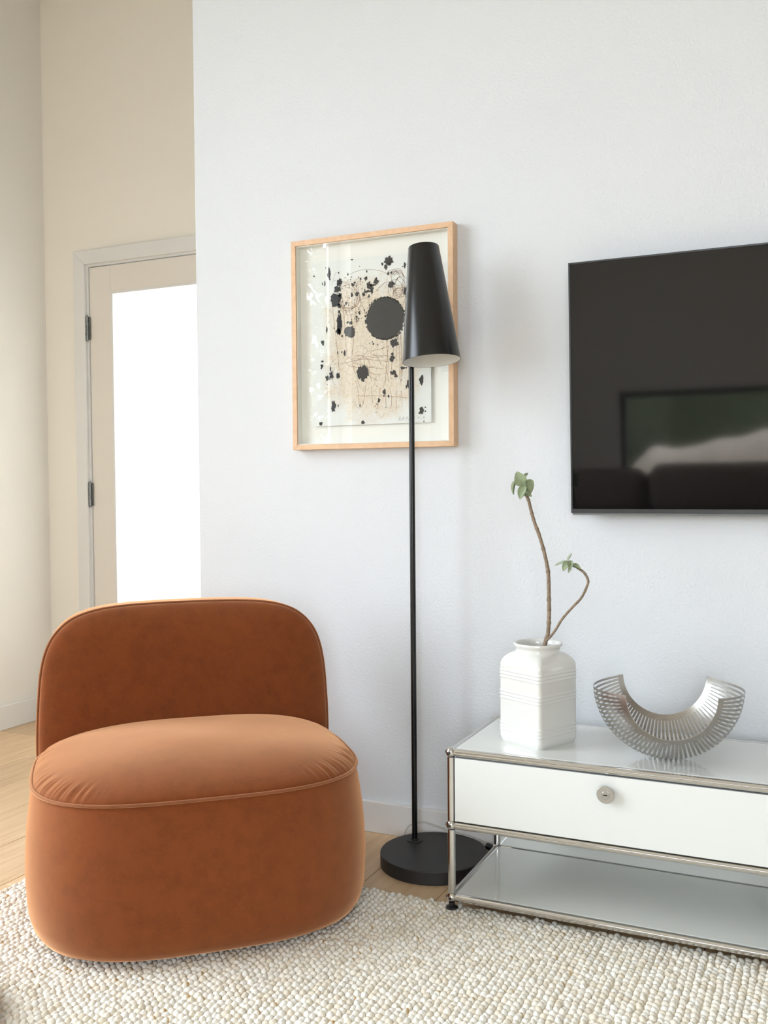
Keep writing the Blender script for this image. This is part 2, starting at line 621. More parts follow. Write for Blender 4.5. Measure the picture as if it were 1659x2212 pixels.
window('window_1', 'x', LX - 0.12, WIN_L[0], WIN_L[1], WIN_L[2], WIN_L[3], [-2.42, -1.42], 1.86)
window('window_2', 'y', BY - 0.12, WIN_B[0], WIN_B[1], WIN_B[2], WIN_B[3], [1.75], None)
window('window_3', 'y', BY - 0.12, WIN_S[0], WIN_S[1], WIN_S[2], WIN_S[3], [], None)

# floor: oak planks running towards the TV wall
floor = boxo('floor', (LX - 0.2, BY - 0.2, -0.12), (RX + 0.2, HY + 0.14, -0.014), M['subfloor'])
struct(floor, 'pale oak plank floor')
PW = 0.213
plank_cache = {}


def plank_mesh(w, l):
    key = (round(w, 3), round(l, 3))
    if key not in plank_cache:
        bm = bmesh.new()
        box(bm, (-w / 2, -l / 2, -0.014), (w / 2, l / 2, 0.0), 0.0012, 1)
        me = bpy.data.meshes.new('plank')
        bm.to_mesh(me)
        bm.free()
        me.materials.append(M['floor'])
        plank_cache[key] = me
    return plank_cache[key]


k = math.floor((LX + 0.28) / PW)
xx = -0.28 + k * PW
ci = 0
while xx < RX:
    xa, xb = max(xx, LX), min(xx + PW, RX)
    yy = 0.868 if ci == 0 else BY + rnd.uniform(0.2, 1.7)
    cuts = [BY]
    yy = BY + rnd.choice([0.4, 0.7, 1.0, 1.3, 1.6])
    if ci <= 1:
        yy = 0.868 - 1.8 * 3
    top = HY if xa < CX else WY
    while yy < top - 0.05:
        if yy > BY + 0.05:
            cuts.append(yy)
        yy += 1.8
    cuts.append(top)
    for a, b in zip(cuts, cuts[1:]):
        if xb - xa > 0.02:
            o = bpy.data.objects.new('plank', plank_mesh(xb - xa - 0.0014, b - a - 0.0014))
            COL.objects.link(o)
            o.parent = floor
            o.location = ((xa + xb) / 2, (a + b) / 2, 0)
    xx += PW
    ci += 1

# baseboards
boxes('baseboard_back', [((CX, WY - 0.015, 0), (RX, WY, 0.092))], M['trim'], 'white baseboard below the television wall', bev=0.002)
boxes('baseboard_left', [((LX, WIN_L[1] + 0.0, 0), (LX + 0.015, HY, 0.102))], M['trim'], 'white baseboard on the left side wall', bev=0.002)
boxes('baseboard_entry', [((LX + 0.015, HY - 0.015, 0), (-2.212, HY, 0.102)), ((-1.165, HY - 0.015, 0), (CX, HY, 0.102))], M['trim'], 'white baseboard beside the entry door', bev=0.002)

# door with frosted pane, casing and hinges
door = bpy.data.objects.new('door_1', None)
COL.objects.link(door)
struct(door, 'beige door with a tall frosted glass pane')
door.location = (D0, HY, 0)
def dbox(name, x0, x1, y0, y1, z0, z1, mat, bev=0.0015, parent=door):
    return boxo(name, (x0 - D0, y0 - HY, z0), (x1 - D0, y1 - HY, z1), mat, parent, bev)
SY0, SY1 = HY + 0.004, HY + 0.044
GX0, GX1, GZ0, GZ1 = -2.022, D1 - 0.12, 0.24, 1.876
dbox('stile', D0 + 0.003, GX0, SY0, SY1, 0.008, DT - 0.003, M['doorpaint'])
dbox('stile', GX1, D1 - 0.003, SY0, SY1, 0.008, DT - 0.003, M['doorpaint'])
dbox('top_rail', GX0, GX1, SY0, SY1, GZ1, DT - 0.003, M['doorpaint'])
dbox('bottom_rail', GX0, GX1, SY0, SY1, 0.008, GZ0, M['doorpaint'])
dbox('glass_pane', GX0 + 0.004, GX1 - 0.004, SY0 + 0.016, SY0 + 0.019, GZ0 + 0.004, GZ1 - 0.004, M['frosted'], 0.0)
for nm, a in (('glazing_bead', (GX0, GX0 + 0.011, SY0 - 0.002, SY0 + 0.015, GZ0, GZ1)), ('glazing_bead', (GX1 - 0.011, GX1, SY0 - 0.002, SY0 + 0.015, GZ0, GZ1)),
              ('glazing_bead', (GX0 + 0.011, GX1 - 0.011, SY0 - 0.002, SY0 + 0.015, GZ1 - 0.011, GZ1)), ('glazing_bead', (GX0 + 0.011, GX1 - 0.011, SY0 - 0.002, SY0 + 0.015, GZ0, GZ0 + 0.011))):
    dbox(nm, *a, M['trim'], 0.001)
for zc in (1.725, 0.998, 0.27):
    bm = bmesh.new()
    hx = -0.004
    for kk in range(5):
        z = zc - 0.051 + kk * 0.0206
        tube(bm, (hx, -0.006, z), (hx, -0.006, z + 0.0192), 0.0072, 12)
    tube(bm, (hx, -0.006, zc - 0.056), (hx, -0.006, zc + 0.057), 0.004, 10)
    box(bm, (hx - 0.011, -0.0035, zc - 0.05), (hx + 0.014, -0.0005, zc + 0.05))
    finish(bm, 'hinge', M['hinge'], door)
# lever handle on the lock side
bm = bmesh.new()
tube(bm, (D1 - D0 - 0.06, -0.004, 1.0), (D1 - D0 - 0.06, 0.004, 1.0), 0.026, 24)
tube(bm, (D1 - D0 - 0.06, -0.05, 1.0), (D1 - D0 - 0.06, 0.004, 1.0), 0.009, 14)
tube(bm, (D1 - D0 - 0.05, -0.05, 1.0), (D1 - D0 - 0.17, -0.05, 1.0), 0.009, 14)
finish(bm, 'lever_handle', M['brushed'], door)

casing = bpy.data.objects.new('trim_1', None)
COL.objects.link(casing)
struct(casing, 'mitred casing around the entry door')
CW = 0.06
cx0, cx1, cz = D0 - 0.010 - CW, D1 + 0.010 + CW, DT + 0.010 + CW
ci0, ci1, ciz = cx0 + CW, cx1 - CW, cz - CW
def prism(name, poly, y0, y1, mat, parent):
    bm = bmesh.new()
    loft(bm, [[Vector((x, y0, z)) for x, z in poly], [Vector((x, y1, z)) for x, z in poly]])
    bmesh.ops.bevel(bm, geom=bm.edges[:], offset=0.0015, segments=1, affect='EDGES')
    return finish(bm, name, mat, parent)
yA, yB = HY - 0.017, HY
prism('casing_leg', [(cx0, 0), (ci0, 0), (ci0, ciz), (cx0, cz)], yA, yB, M['trim'], casing)
prism('casing_leg', [(ci1, 0), (cx1, 0), (cx1, cz), (ci1, ciz)], yA, yB, M['trim'], casing)
prism('casing_head', [(cx0, cz), (ci0, ciz), (ci1, ciz), (cx1, cz)], yA, yB, M['trim'], casing)
jm = bmesh.new()
box(jm, (D0 - J, HY - 0.001, 0), (D0, HY + 0.1, DT))
box(jm, (D1, HY - 0.001, 0), (D1 + J, HY + 0.1, DT))
box(jm, (D0 - J, HY - 0.001, DT), (D1 + J, HY + 0.1, DT + J))
finish(jm, 'door_jamb', M['trim'], casing)

# outdoors
gv, gf = [], []
for i in range(61):                      # low pale mound outside the rear window
    x = -1.6 + i * 0.06
    top = 0.30 + 0.42 * max(0.0, min(1.0, (x + 1.25) / 0.35)) ** 0.6 + 0.16 * max(0.0, (x + 0.7)) * 0.9 + 0.05 * noise.noise(Vector((x * 3, 1.0, 0)))
    for j in range(13):
        t = math.pi * j / 12
        gv.append((x, BY - 2.3 - 0.7 * math.cos(t) * (1 + 0.1 * noise.noise(Vector((x * 2, j, 0)))), -0.2 + (top + 0.2) * math.sin(t) ** 0.7 + 0.03 * noise.noise(Vector((x * 5, j * 0.7, 3)))))
for i in range(60):
    for j in range(12):
        a = i * 13 + j
        gf.append((a, a + 1, a + 14, a + 13))
struct(raw('ground_mound', gv, gf, M['gardenwall']), 'pale mound of ground outside the low rear window')
struct(boxo('hedge', (-3.2, BY - 4.6, -0.2), (1.0, BY - 3.8, 1.75), M['needle'], None, 0.2, 3), 'dark clipped hedge outside the rear window')
struct(boxo('ground', (-30, -30, -0.5), (30, 30, -0.2), M['ground']), 'paved ground outside the window')


# ------------------------------------------------------------------ lounge chair
chair = thing('lounge_chair', 'rust velvet armless lounge chair with rounded back on cream rug', 'chair',
              (math.cos(math.radians(42)) * -0.573, math.sin(math.radians(42)) * -0.573, 0.0), math.radians(42))
VC = 0.27


def sup(t, a, b, n=3.1):
    c, s = math.cos(t), math.sin(t)
    return (math.copysign(abs(c) ** (2 / n), c) * a, math.copysign(abs(s) ** (2 / n), s) * b)


SEG = 160
body_prof = [(0.028, 0.330, 0.300), (0.0255, 0.346, 0.318), (0.0275, 0.362, 0.335), (0.036, 0.376, 0.349), (0.052, 0.387, 0.358), (0.080, 0.395, 0.363),
             (0.12, 0.398, 0.3625), (0.16, 0.400, 0.361), (0.21, 0.3985, 0.356), (0.26, 0.395, 0.347), (0.31, 0.389, 0.335), (0.345, 0.3835, 0.324), (0.357, 0.380, 0.320)]
bm = bmesh.new()
rings = []
for z, a, b in body_prof:
    rings.append([Vector((*[sum(q) for q in zip(sup(2 * math.pi * k / SEG, a, b), (0, VC))], z)) for k in range(SEG)])
loft(bm, rings)
finish(bm, 'body', M['velvet'], chair, smooth=60)

# seat cushion: domed, with gathers near the seam at the front corners
bm = bmesh.new()
NT, NR = 480, 44
SA, SB, SZ = 0.381, 0.321, 0.357
rings = []
for j in range(NR + 1):
    e = 1 - (j / NR) ** 1.35 * 0.985
    ring = []
    for i in range(NT):
        t = 2 * math.pi * i / NT
        x, y = sup(t, SA, SB)
        h = max(0.0, 1 - e ** 2.7) ** 0.6
        z = SZ + 0.075 * h
        gather = math.exp(-((e - 0.955) / 0.05) ** 2)
        corner = math.exp(-((abs(math.cos(t)) - 0.72) / 0.2) ** 2) * (1.0 if y < 0 else 0.25) + (0.45 if abs(math.cos(t)) > 0.9 else 0.0)
        rip = noise.noise(Vector((t * 26, 3.1, e * 1.5))) + 0.6 * noise.noise(Vector((t * 55, 9.0, e * 2)))
        d = 0.0042 * gather * corner * rip
        wob = 0.0035 * noise.noise(Vector((x * e * 6, y * e * 6, 2.0))) * (1 - e)
        ring.append(Vector((x * (e + d * 0.8), y * (e + d * 0.8) + VC, z + d + wob)))
    rings.append(ring)
loft(bm, rings, cap0=False)
finish(bm, 'seat_cushion', M['velvet'], chair, smooth=75)

bm = bmesh.new()
sweep(bm, [Vector((*[sum(q) for q in zip(sup(2 * math.pi * k / 240, 0.3835, 0.3235), (0, VC))], SZ + 0.001)) for k in range(240)], 0.0038, 8, closed=True)
finish(bm, 'seat_piping', M['velvet_pipe'], chair, smooth=60)

# backrest
half = [(0.377, 0.33), (0.3775, 0.37), (0.3765, 0.42), (0.374, 0.47), (0.3705, 0.52), (0.366, 0.56), (0.358, 0.60), (0.345, 0.637), (0.325, 0.668), (0.297, 0.694), (0.262, 0.711), (0.215, 0.7225), (0.15, 0.7285), (0.075, 0.7305), (0.0, 0.731)]
half = [(u, z - 0.0085 * max(0.0, (z - 0.58) / 0.151)) for u, z in half]
outl = [Vector((-u, z, 0)) for u, z in half] + [Vector((u, z, 0)) for u, z in half[::-1][1:]]
outl = smooth_path(outl, 4)


def vfront(u):
    return 0.487 - 0.036 * (u / 0.37) ** 2


CU = Vector((0.0, 0.50, 0))
bm = bmesh.new()
layers = []
for s in [0.02] + [k / 16 for k in range(2, 16)] + [0.965, 0.985, 0.997]:      # padded front face, centre to rim
    puff = 0.050 * max(0.0, 1 - s ** 3.2) ** 0.62
    ring = []
    for p in outl:
        q = CU + (p - CU) * s
        if p.y < 0.36:
            q.y = p.y if s > 0.9 else q.y
        rip = 0.0016 * math.exp(-((s - 0.95) / 0.04) ** 2) * noise.noise(Vector((p.x * 60, p.y * 60, 1.7)))
        ring.append(Vector((q.x, vfront(q.x) - puff + rip, q.y)))
    layers.append(ring)
for s, dv in [(1.0, 0.006), (1.006, 0.02), (1.010, 0.05), (1.006, 0.085), (0.985, 0.115), (0.94, 0.137), (0.85, 0.15), (0.5, 0.158), (0.03, 0.16)]:
    ring = []
    for p in outl:
        q = CU + (p - CU) * s
        ring.append(Vector((q.x, vfront(q.x) + dv, q.y)))
    layers.append(ring)
loft(bm, layers)
finish(bm, 'backrest', M['velvet'], chair, smooth=75)
bm = bmesh.new()
sweep(bm, [Vector((p.x * 1.006, vfront(p.x) + 0.003, CU.y + (p.y - CU.y) * 1.006)) for p in outl], 0.0036, 8)
finish(bm, 'back_piping', M['velvet_pipe'], chair, smooth=60)
bm = bmesh.new()
rings = []
for z, a, b in ((0.0205, 0.27, 0.24), (0.034, 0.27, 0.24)):
    rings.append([Vector((*[sum(q) for q in zip(sup(2 * math.pi * k / 64, a, b), (0, VC))], z)) for k in range(64)])
loft(bm, rings)
finish(bm, 'plinth', M['blackplastic'], chair)


# ------------------------------------------------------------------ rug
RX0, RX1, RY0, RY1 = -1.078, 1.62, -2.7, 0.035
rug = thing('rug', 'chunky looped cream wool rug under chair and sideboard', 'rug', (0, 0, 0))
boxo('backing', (RX0 + 0.006, RY0, 0.0005), (RX1, RY1 - 0.006, 0.0105), M['rugbase'], rug)


def loops_mesh():
    r = np.random.default_rng(11)
    px, py = 0.0146, 0.0165
    X0, X1, Y0, Y1 = RX0 + px / 2, 1.1, -1.7, RY1 - 0.008
    nx, ny = int((X1 - X0) / px), int((Y1 - Y0) / py)
    gi, gj = np.meshgrid(np.arange(nx), np.arange(ny), indexing='ij')
    gi, gj = gi.ravel(), gj.ravel()
    n = len(gi)
    off = r.uniform(0, 1, nx)
    ph = r.uniform(0, 6.28, nx)
    y = Y1 - (gj + off[gi] * 0.9) * py + r.normal(0, 0.0013, n)
    x = X0 + gi * px + 0.0012 * np.sin(y * 21 + ph[gi]) + r.normal(0, 0.0009, n) + 0.003 * np.sin(y * 5.0)
    sx = 0.0080 * r.normal(1, 0.09, n)
    sy = 0.0110 * r.normal(1, 0.10, n)
    sz = 0.0074 * r.normal(1, 0.11, n)
    rot = r.normal(0.22, 0.16, n)
    tilt = r.normal(0.28, 0.16, n)
    # template: squashed dome, 8 segments x 4 rings + top
    seg = 9
    lat = np.radians([-20, 12, 38, 64])
    T = [(np.cos(l) * np.cos(2 * np.pi * k / seg), np.cos(l) * np.sin(2 * np.pi * k / seg), np.sin(l)) for l in lat for k in range(seg)]
    T.append((0, 0, 1))
    T = np.array(T)
    F = []
    for a in range(3):
        for k in range(seg):
            j = (k + 1) % seg
            F.append((a * seg + k, a * seg + j, (a + 1) * seg + j))
            F.append((a * seg + k, (a + 1) * seg + j, (a + 1) * seg + k))
    for k in range(seg):
        F.append((3 * seg + k, 3 * seg + (k + 1) % seg, 4 * seg))
    F = np.array(F)
    nv = len(T)
    lump = 1 + r.normal(0, 0.05, (n, nv))
    V = T[None] * lump[..., None] * np.stack([sx, sy, sz], 1)[:, None, :]
    # lean each loop along its row, then turn it a little
    V[..., 1] += V[..., 2] * np.tan(tilt)[:, None]
    c, s = np.cos(rot)[:, None], np.sin(rot)[:, None]
    vx = V[..., 0] * c - V[..., 1] * s
    vy = V[..., 0] * s + V[..., 1] * c
    V = np.stack([vx + x[:, None], vy + y[:, None], V[..., 2] + 0.0098], -1)
    base = np.array([rgb(246, 239, 226)[:3], rgb(250, 246, 237)[:3], rgb(240, 230, 212)[:3]])
    pick = r.choice(3, n, p=[0.45, 0.37, 0.18])
    colr = base[pick] * r.normal(1, 0.03, (n, 1))
    # jute flecks come in small clusters along a row
    f = np.sin(x * 37 + np.cos(y * 23) * 2.0) * np.sin(y * 41 + np.sin(x * 17) * 2.0)
    fleck = (r.uniform(0, 1, n) < np.clip(0.05 + 0.30 * (f - 0.2), 0.015, 1))
    C = np.repeat(colr[:, None, :], nv, 1)
    jute = np.array(rgb(216, 182, 128)[:3]) * r.normal(1, 0.12, (n, 1))
    side = (T[:, 0] * np.cos(1.0) + T[:, 1] * np.sin(1.0)) > r.uniform(0.1, 0.9, n)[:, None]
    msk = (fleck[:, None] & side)[..., None]
    C = np.where(msk, jute[:, None, :], C)
    C = np.clip(C, 0, 1)
    faces = (F[None] + (np.arange(n) * nv)[:, None, None]).reshape(-1, 3)
    me = bpy.data.meshes.new('loop_pile')
    me.vertices.add(n * nv)
    me.vertices.foreach_set('co', V.reshape(-1).astype(np.float32))
    me.loops.add(len(faces) * 3)
    me.loops.foreach_set('vertex_index', faces.reshape(-1).astype(np.int32))
    me.polygons.add(len(faces))
    me.polygons.foreach_set('loop_start', np.arange(0, len(faces) * 3, 3, dtype=np.int32))
    me.update(calc_edges=True)
    me.shade_smooth()
    at = me.color_attributes.new('tint', 'FLOAT_COLOR', 'POINT')
    at.data.foreach_set('color', np.concatenate([C.reshape(-1, 3), np.ones((n * nv, 1))], 1).reshape(-1).astype(np.float32))
    return me


pile = link('loop_pile', loops_mesh(), M['loop'], rug)
pile['kind'] = 'stuff'
pile['label'] = 'cream wool loops with tan jute flecks'
# bound edge cord along the far edge under the sideboard
bm = bmesh.new()
pts = []
for i in range(400):
    pts.append(Vector((RX0 + 0.01 + i * (RX1 - RX0 - 0.02) / 399, RY1 - 0.004 + 0.0015 * math.sin(i * 0.9), 0.007)))
sweep(bm, pts, [0.0055 + 0.0012 * math.sin(i * 1.7) for i in range(400)], 7)
finish(bm, 'edge_binding', M['rugbase'], rug, smooth=60)


# ------------------------------------------------------------------ sideboard (tube-and-ball steel furniture)
sb = thing('sideboard', 'low white steel sideboard with chrome tube frame and drop front', 'sideboard', (0, 0, 0))
SD = 0.345
ZB, ZM, ZT = 0.045, 0.220, 0.395
XS = (0.0, 0.75, 1.5)
TR = 0.0092
for ix, x in enumerate(XS):
    for y in (0.0, SD):
        for z in (ZB, ZM, ZT):
            bm = bmesh.new()
            ball(bm, (x, y, z), 0.0128)
            b_ = finish(bm, 'ball_joint', M['chrome'], sb, smooth=60)
            if y == 0.0:
                bm = bmesh.new()
                lathe(bm, [(0.0036, 0), (0.0036, 0.0016), (0.0022, 0.0018), (0.0, 0.0018)], 14, align_z((0, -1, 0), (x, y - 0.0122, z)))
                finish(bm, 'socket_screw', M['chrome_edge'], b_)
            if x == 0.0:
                bm = bmesh.new()
                lathe(bm, [(0.0036, 0), (0.0036, 0.0016), (0.0022, 0.0018), (0.0, 0.0018)], 14, align_z((-1, 0, 0), (x - 0.0122, y, z)))
                finish(bm, 'socket_screw', M['chrome_edge'], b_)
        for za, zb_ in ((ZB, ZM), (ZM, ZT)):
            bm = bmesh.new()
            tube(bm, (x, y, za + 0.011), (x, y, zb_ - 0.011), TR, 24)
            finish(bm, 'post', M['chrome'], sb, smooth=60)
    for z in (ZB, ZM, ZT):
        bm = bmesh.new()
        tube(bm, (x, 0.011, z), (x, SD - 0.011, z), TR, 24)
        finish(bm, 'side_tube', M['chrome'], sb, smooth=60)
for xa, xb in zip(XS, XS[1:]):
    for y in (0.0, SD):
        for z in (ZB, ZM, ZT):
            bm = bmesh.new()
            tube(bm, (xa + 0.011, y, z), (xb - 0.011, y, z), TR, 24)
            finish(bm, 'front_tube' if y == 0 else 'back_tube', M['chrome'], sb, smooth=60)
    g = 0.0085
    boxo('top_panel', (xa + g, g, ZT - 0.006), (xb - g, SD - g, ZT + 0.0085), M['panel'], sb, 0.002)
    boxo('middle_panel', (xa + g, g, ZM - 0.008), (xb - g, SD - g, ZM + 0.004), M['panel'], sb, 0.002)
    boxo('bottom_panel', (xa + g, g, ZB - 0.006), (xb - g, SD - g, ZB + 0.0075), M['panel'], sb, 0.002)
    boxo('back_panel', (xa + g, SD - 0.004, ZB + g), (xb - g, SD + 0.004, ZM - g), M['panel'], sb, 0.001)
    boxo('back_panel', (xa + g, SD - 0.004, ZM + g), (xb - g, SD + 0.004, ZT - g), M['panel'], sb, 0.001)
    dr = boxo('drop_front', (xa + g + 0.0025, -0.0065, ZM + g + 0.0025), (xb - g - 0.0025, 0.008, ZT - g - 0.003), M['panel'], sb, 0.0015)
    # round lock with slotted cylinder
    lx_, lz_ = (xa + xb) / 2 - 0.003, ZM + 0.125
    bm = bmesh.new()
    lathe(bm, [(0.015, 0.0), (0.015, 0.010), (0.0192, 0.0105), (0.0196, 0.0135), (0.0188, 0.0145), (0.0094, 0.0145), (0.0093, 0.0138), (0.0, 0.0138)], 48, align_z((0, -1, 0), (lx_, -0.0065, lz_)))
    lk = finish(bm, 'lock_knob', M['brushed'], dr, smooth=35)
    bm = bmesh.new()
    lathe(bm, [(0.0085, 0.0), (0.0085, 0.0158), (0.0078, 0.0165), (0.0, 0.0165)], 32, align_z((0, -1, 0), (lx_, -0.0065, lz_)))
    finish(bm, 'lock_cylinder', M['brushed'], dr, smooth=35)
    boxo('key_slot', (lx_ - 0.0048, -0.0234, lz_ - 0.0014), (lx_ + 0.0048, -0.0226, lz_ + 0.0014), M['blackplastic'], dr)
for x in XS:
    for y in (0.0, SD):
        bm = bmesh.new()
        zf = 0.0185 if y == 0 else 0.0005
        lathe(bm, [(0.0145, zf), (0.0150, zf + 0.002), (0.0118, zf + 0.0042), (0.0062, zf + 0.0052), (0.0062, zf + 0.008), (0.0074, zf + 0.0085), (0.0074, ZB - 0.0115), (0.0, ZB - 0.0115)], 28, Matrix.Translation((x, y, 0)))
        finish(bm, 'levelling_foot', M['blackplastic'], sb, smooth=40)
TOPZ = ZT + 0.0085


# ------------------------------------------------------------------ television
tv = thing('television', 'wall mounted black flat screen television above the white sideboard', 'television', (0.198, WY - 0.062, 0.949))
tv.rotation_euler = (math.radians(2.4), 0, 0)
TW, TH = 1.118, 0.655
boxo('housing', (0.002, 0.004, 0.004), (TW - 0.002, 0.028, TH - 0.001), M['tvframe'], tv, 0.002)
boxo('rear_bulge', (0.18, 0.028, 0.06), (TW - 0.18, 0.05, TH * 0.55), M['blackplastic'], tv, 0.006)
boxo('bezel', (0.0, 0.0, 0.006), (0.0042, 0.026, TH), M['tvframe'], tv, 0.0008)
boxo('bezel', (TW - 0.0042, 0.0, 0.006), (TW, 0.026, TH), M['tvframe'], tv, 0.0008)
boxo('bezel', (0.0042, 0.0, TH - 0.0048), (TW - 0.0042, 0.026, TH), M['tvframe'], tv, 0.0008)
boxo('bezel', (0.0042, 0.0, 0.006), (TW - 0.0042, 0.026, 0.0172), M['tvframe'], tv, 0.0008)
bm = bmesh.new()
loft(bm, [[Vector((x, 0.002, 0.0065)), Vector((x, 0.012, 0.0)), Vector((x, 0.026, 0.0)), Vector((x, 0.026, 0.0065))] for x in (0.002, TW - 0.002)])
finish(bm, 'lower_lip', M['tvlip'], tv)
boxo('screen', (0.0042, 0.0022, 0.0172), (TW - 0.0042, 0.006, TH - 0.0048), M['tvscreen'], tv)
boxo('wall_bracket', (TW / 2 - 0.2, 0.05, 0.12), (TW / 2 + 0.2, 0.0585, 0.34), M['blackplastic'], tv)


# ------------------------------------------------------------------ framed print
FX0, FX1, FZ0, FZ1 = -0.660, -0.140, 1.140, 1.765
FD = 0.036
pic = thing('framed_print', 'abstract ink blot print in a pale maple shadow-box frame behind the lamp', 'picture', (FX0, WY, FZ0))
PWd, PH = FX1 - FX0, FZ1 - FZ0
FWid = 0.0155
def rail(poly, ax):
    bm = bmesh.new()
    loft(bm, [[Vector((x, -FD, z)) for x, z in poly], [Vector((x, -0.001, z)) for x, z in poly]])
    bmesh.ops.bevel(bm, geom=bm.edges[:], offset=0.0006, segments=1, affect='EDGES')
    return finish(bm, 'frame_rail', M['frame'], pic)
w_ = FWid
rail([(0, 0), (w_, w_), (w_, PH - w_), (0, PH)], 'z')
rail([(PWd, 0), (PWd, PH), (PWd - w_, PH - w_), (PWd - w_, w_)], 'z')
rail([(0, PH), (w_, PH - w_), (PWd - w_, PH - w_), (PWd, PH)], 'x')
rail([(0, 0), (PWd, 0), (PWd - w_, w_), (w_, w_)], 'x')
bm = bmesh.new()
box(bm, (w_ - 0.003, -0.010, w_ - 0.003), (PWd - w_ + 0.003, -0.004, PH - w_ + 0.003))
finish(bm, 'mat_board', M['matboard'], pic)
bm = bmesh.new()
for lo, hi in (((w_, -FD + 0.005, w_), (w_ + 0.0025, -0.010, PH - w_)), ((PWd - w_ - 0.0025, -FD + 0.005, w_), (PWd - w_, -0.010, PH - w_)),
               ((w_ + 0.0025, -FD + 0.005, w_), (PWd - w_ - 0.0025, -0.010, w_ + 0.0025)), ((w_ + 0.0025, -FD + 0.005, PH - w_ - 0.0025), (PWd - w_ - 0.0025, -0.010, PH - w_))):
    box(bm, lo, hi)
finish(bm, 'spacer', M['matboard'], pic)
boxo('glass_pane', (w_, -FD + 0.002, w_), (PWd - w_, -FD + 0.0026, PH - w_), M['glass'], pic)

# the sheet floats on the mat; paper-local origin at its centre
PCX, PCZ = -0.4075, 1.4535
SWd, SHt = 0.384, 0.487
sheet_y = -0.0165
sheet = None
bm = bmesh.new()
nxs = 60
edge = []
def jag(s):
    return 0.0007 * noise.noise(Vector((s * 70, 0.3, 1.1)))
per = []
for i in range(nxs): per.append((-SWd / 2 + SWd * i / nxs, -SHt / 2 + jag(i * 0.02)))
for i in range(nxs): per.append((SWd / 2 + jag(2 + i * 0.02), -SHt / 2 + SHt * i / nxs))
for i in range(nxs): per.append((SWd / 2 - SWd * i / nxs, SHt / 2 + jag(4 + i * 0.02)))
for i in range(nxs): per.append((-SWd / 2 + jag(6 + i * 0.02), SHt / 2 - SHt * i / nxs))
loft(bm, [[Vector((x, -0.0006, z)) for x, z in per], [Vector((x, 0.0003, z)) for x, z in per]])
sheet = finish(bm, 'print_sheet', M['paper'], pic, loc=(PCX - FX0, sheet_y, PCZ - FZ0))

# print drawing: measured positions on the sheet in a 0..1 frame (u right, v down)
UL, UR, VT, VB = 72.0, 1505.0, 0.0, 0.0


def sheet_xy(cx, cy):
    """position measured on the slanted photograph of the sheet -> sheet metres"""
    u = (cx - 75.0) / (1500.0 - 75.0)
    top = 232.0 + (75.0 - 232.0) * u
    bot = 2170.0 + (2105.0 - 2170.0) * u
    v = (cy - top) / (bot - top)
    # the far side is slightly foreshortened
    u = u * (1 + 0.03 * (1 - u))
    return (-SWd / 2 + u * SWd, SHt / 2 - v * SHt)


UNIT = SWd / 1425.0
BLOTS = [(410, 455, 36, 46), (390, 530, 38, 38), (365, 660, 66, 78), (420, 600, 20, 16), (408, 735, 24, 18), (405, 950, 36, 100), (400, 1040, 30, 35), (535, 1035, 62, 70), (685, 1530, 68, 82), (1065, 1168, 48, 44),
         (1040, 1355, 29, 33), (1045, 1298, 18, 16), (1055, 1525, 36, 26), (1085, 1562, 18, 17), (265, 1590, 36, 34), (305, 1560, 26, 40), (385, 1560, 26, 36), (325, 1925, 28, 56), (290, 350, 21, 54),
         (1010, 195, 42, 48), (1020, 235, 22, 22), (975, 275, 18, 28), (935, 238, 15, 16), (770, 490, 24, 38), (860, 445, 30, 40), (810, 485, 34, 15), (805, 535, 22, 42), (745, 562, 36, 14), (705, 592, 20, 22), (770, 615, 11, 18),
         (630, 590, 20, 26), (565, 600, 13, 26), (735, 405, 20, 18), (1035, 478, 38, 30), (1000, 350, 12, 22), (1040, 340, 12, 14), (205, 1165, 18, 28), (470, 1292, 15, 32), (435, 1280, 7, 15), (385, 1288, 6, 20),
         (197, 1393, 14, 13), (190, 1445, 14, 22), (182, 1475, 8, 12), (255, 1015, 12, 34), (405, 802, 15, 18), (497, 700, 14, 18), (945, 1750, 17, 28), (995, 1800, 13, 17), (940, 1798, 10, 10), (878, 1850, 15, 21),
         (1388, 1610, 24, 44), (1385, 1975, 26, 34), (170, 2135, 20, 20), (685, 2115, 22, 20), (1228, 1650, 14, 46), (1208, 1685, 9, 18), (1165, 1465, 24, 17), (1210, 1462, 10, 10), (1200, 250, 13, 36), (1200, 560, 16, 50),
         (570, 185, 14, 7), (405, 340, 9, 9), (235, 465, 7, 28), (208, 470, 5, 18), (510, 928, 13, 14), (550, 935, 19, 20), (105, 380, 9, 7), (440, 1090, 9, 14), (655, 815, 13, 20), (620, 862, 12, 14), (295, 1480, 8, 28),
         (580, 485, 17, 15), (600, 455, 15, 10), (672, 412, 10, 14), (300, 420, 9, 7), (1430, 1930, 8, 9), (1430, 1975, 7, 10), (1412, 2095, 7, 7), (550, 422, 7, 7), (345, 1000, 6, 10), (805, 1158, 6, 10), (872, 1190, 5, 12)]
ink_v, ink_f = [], []


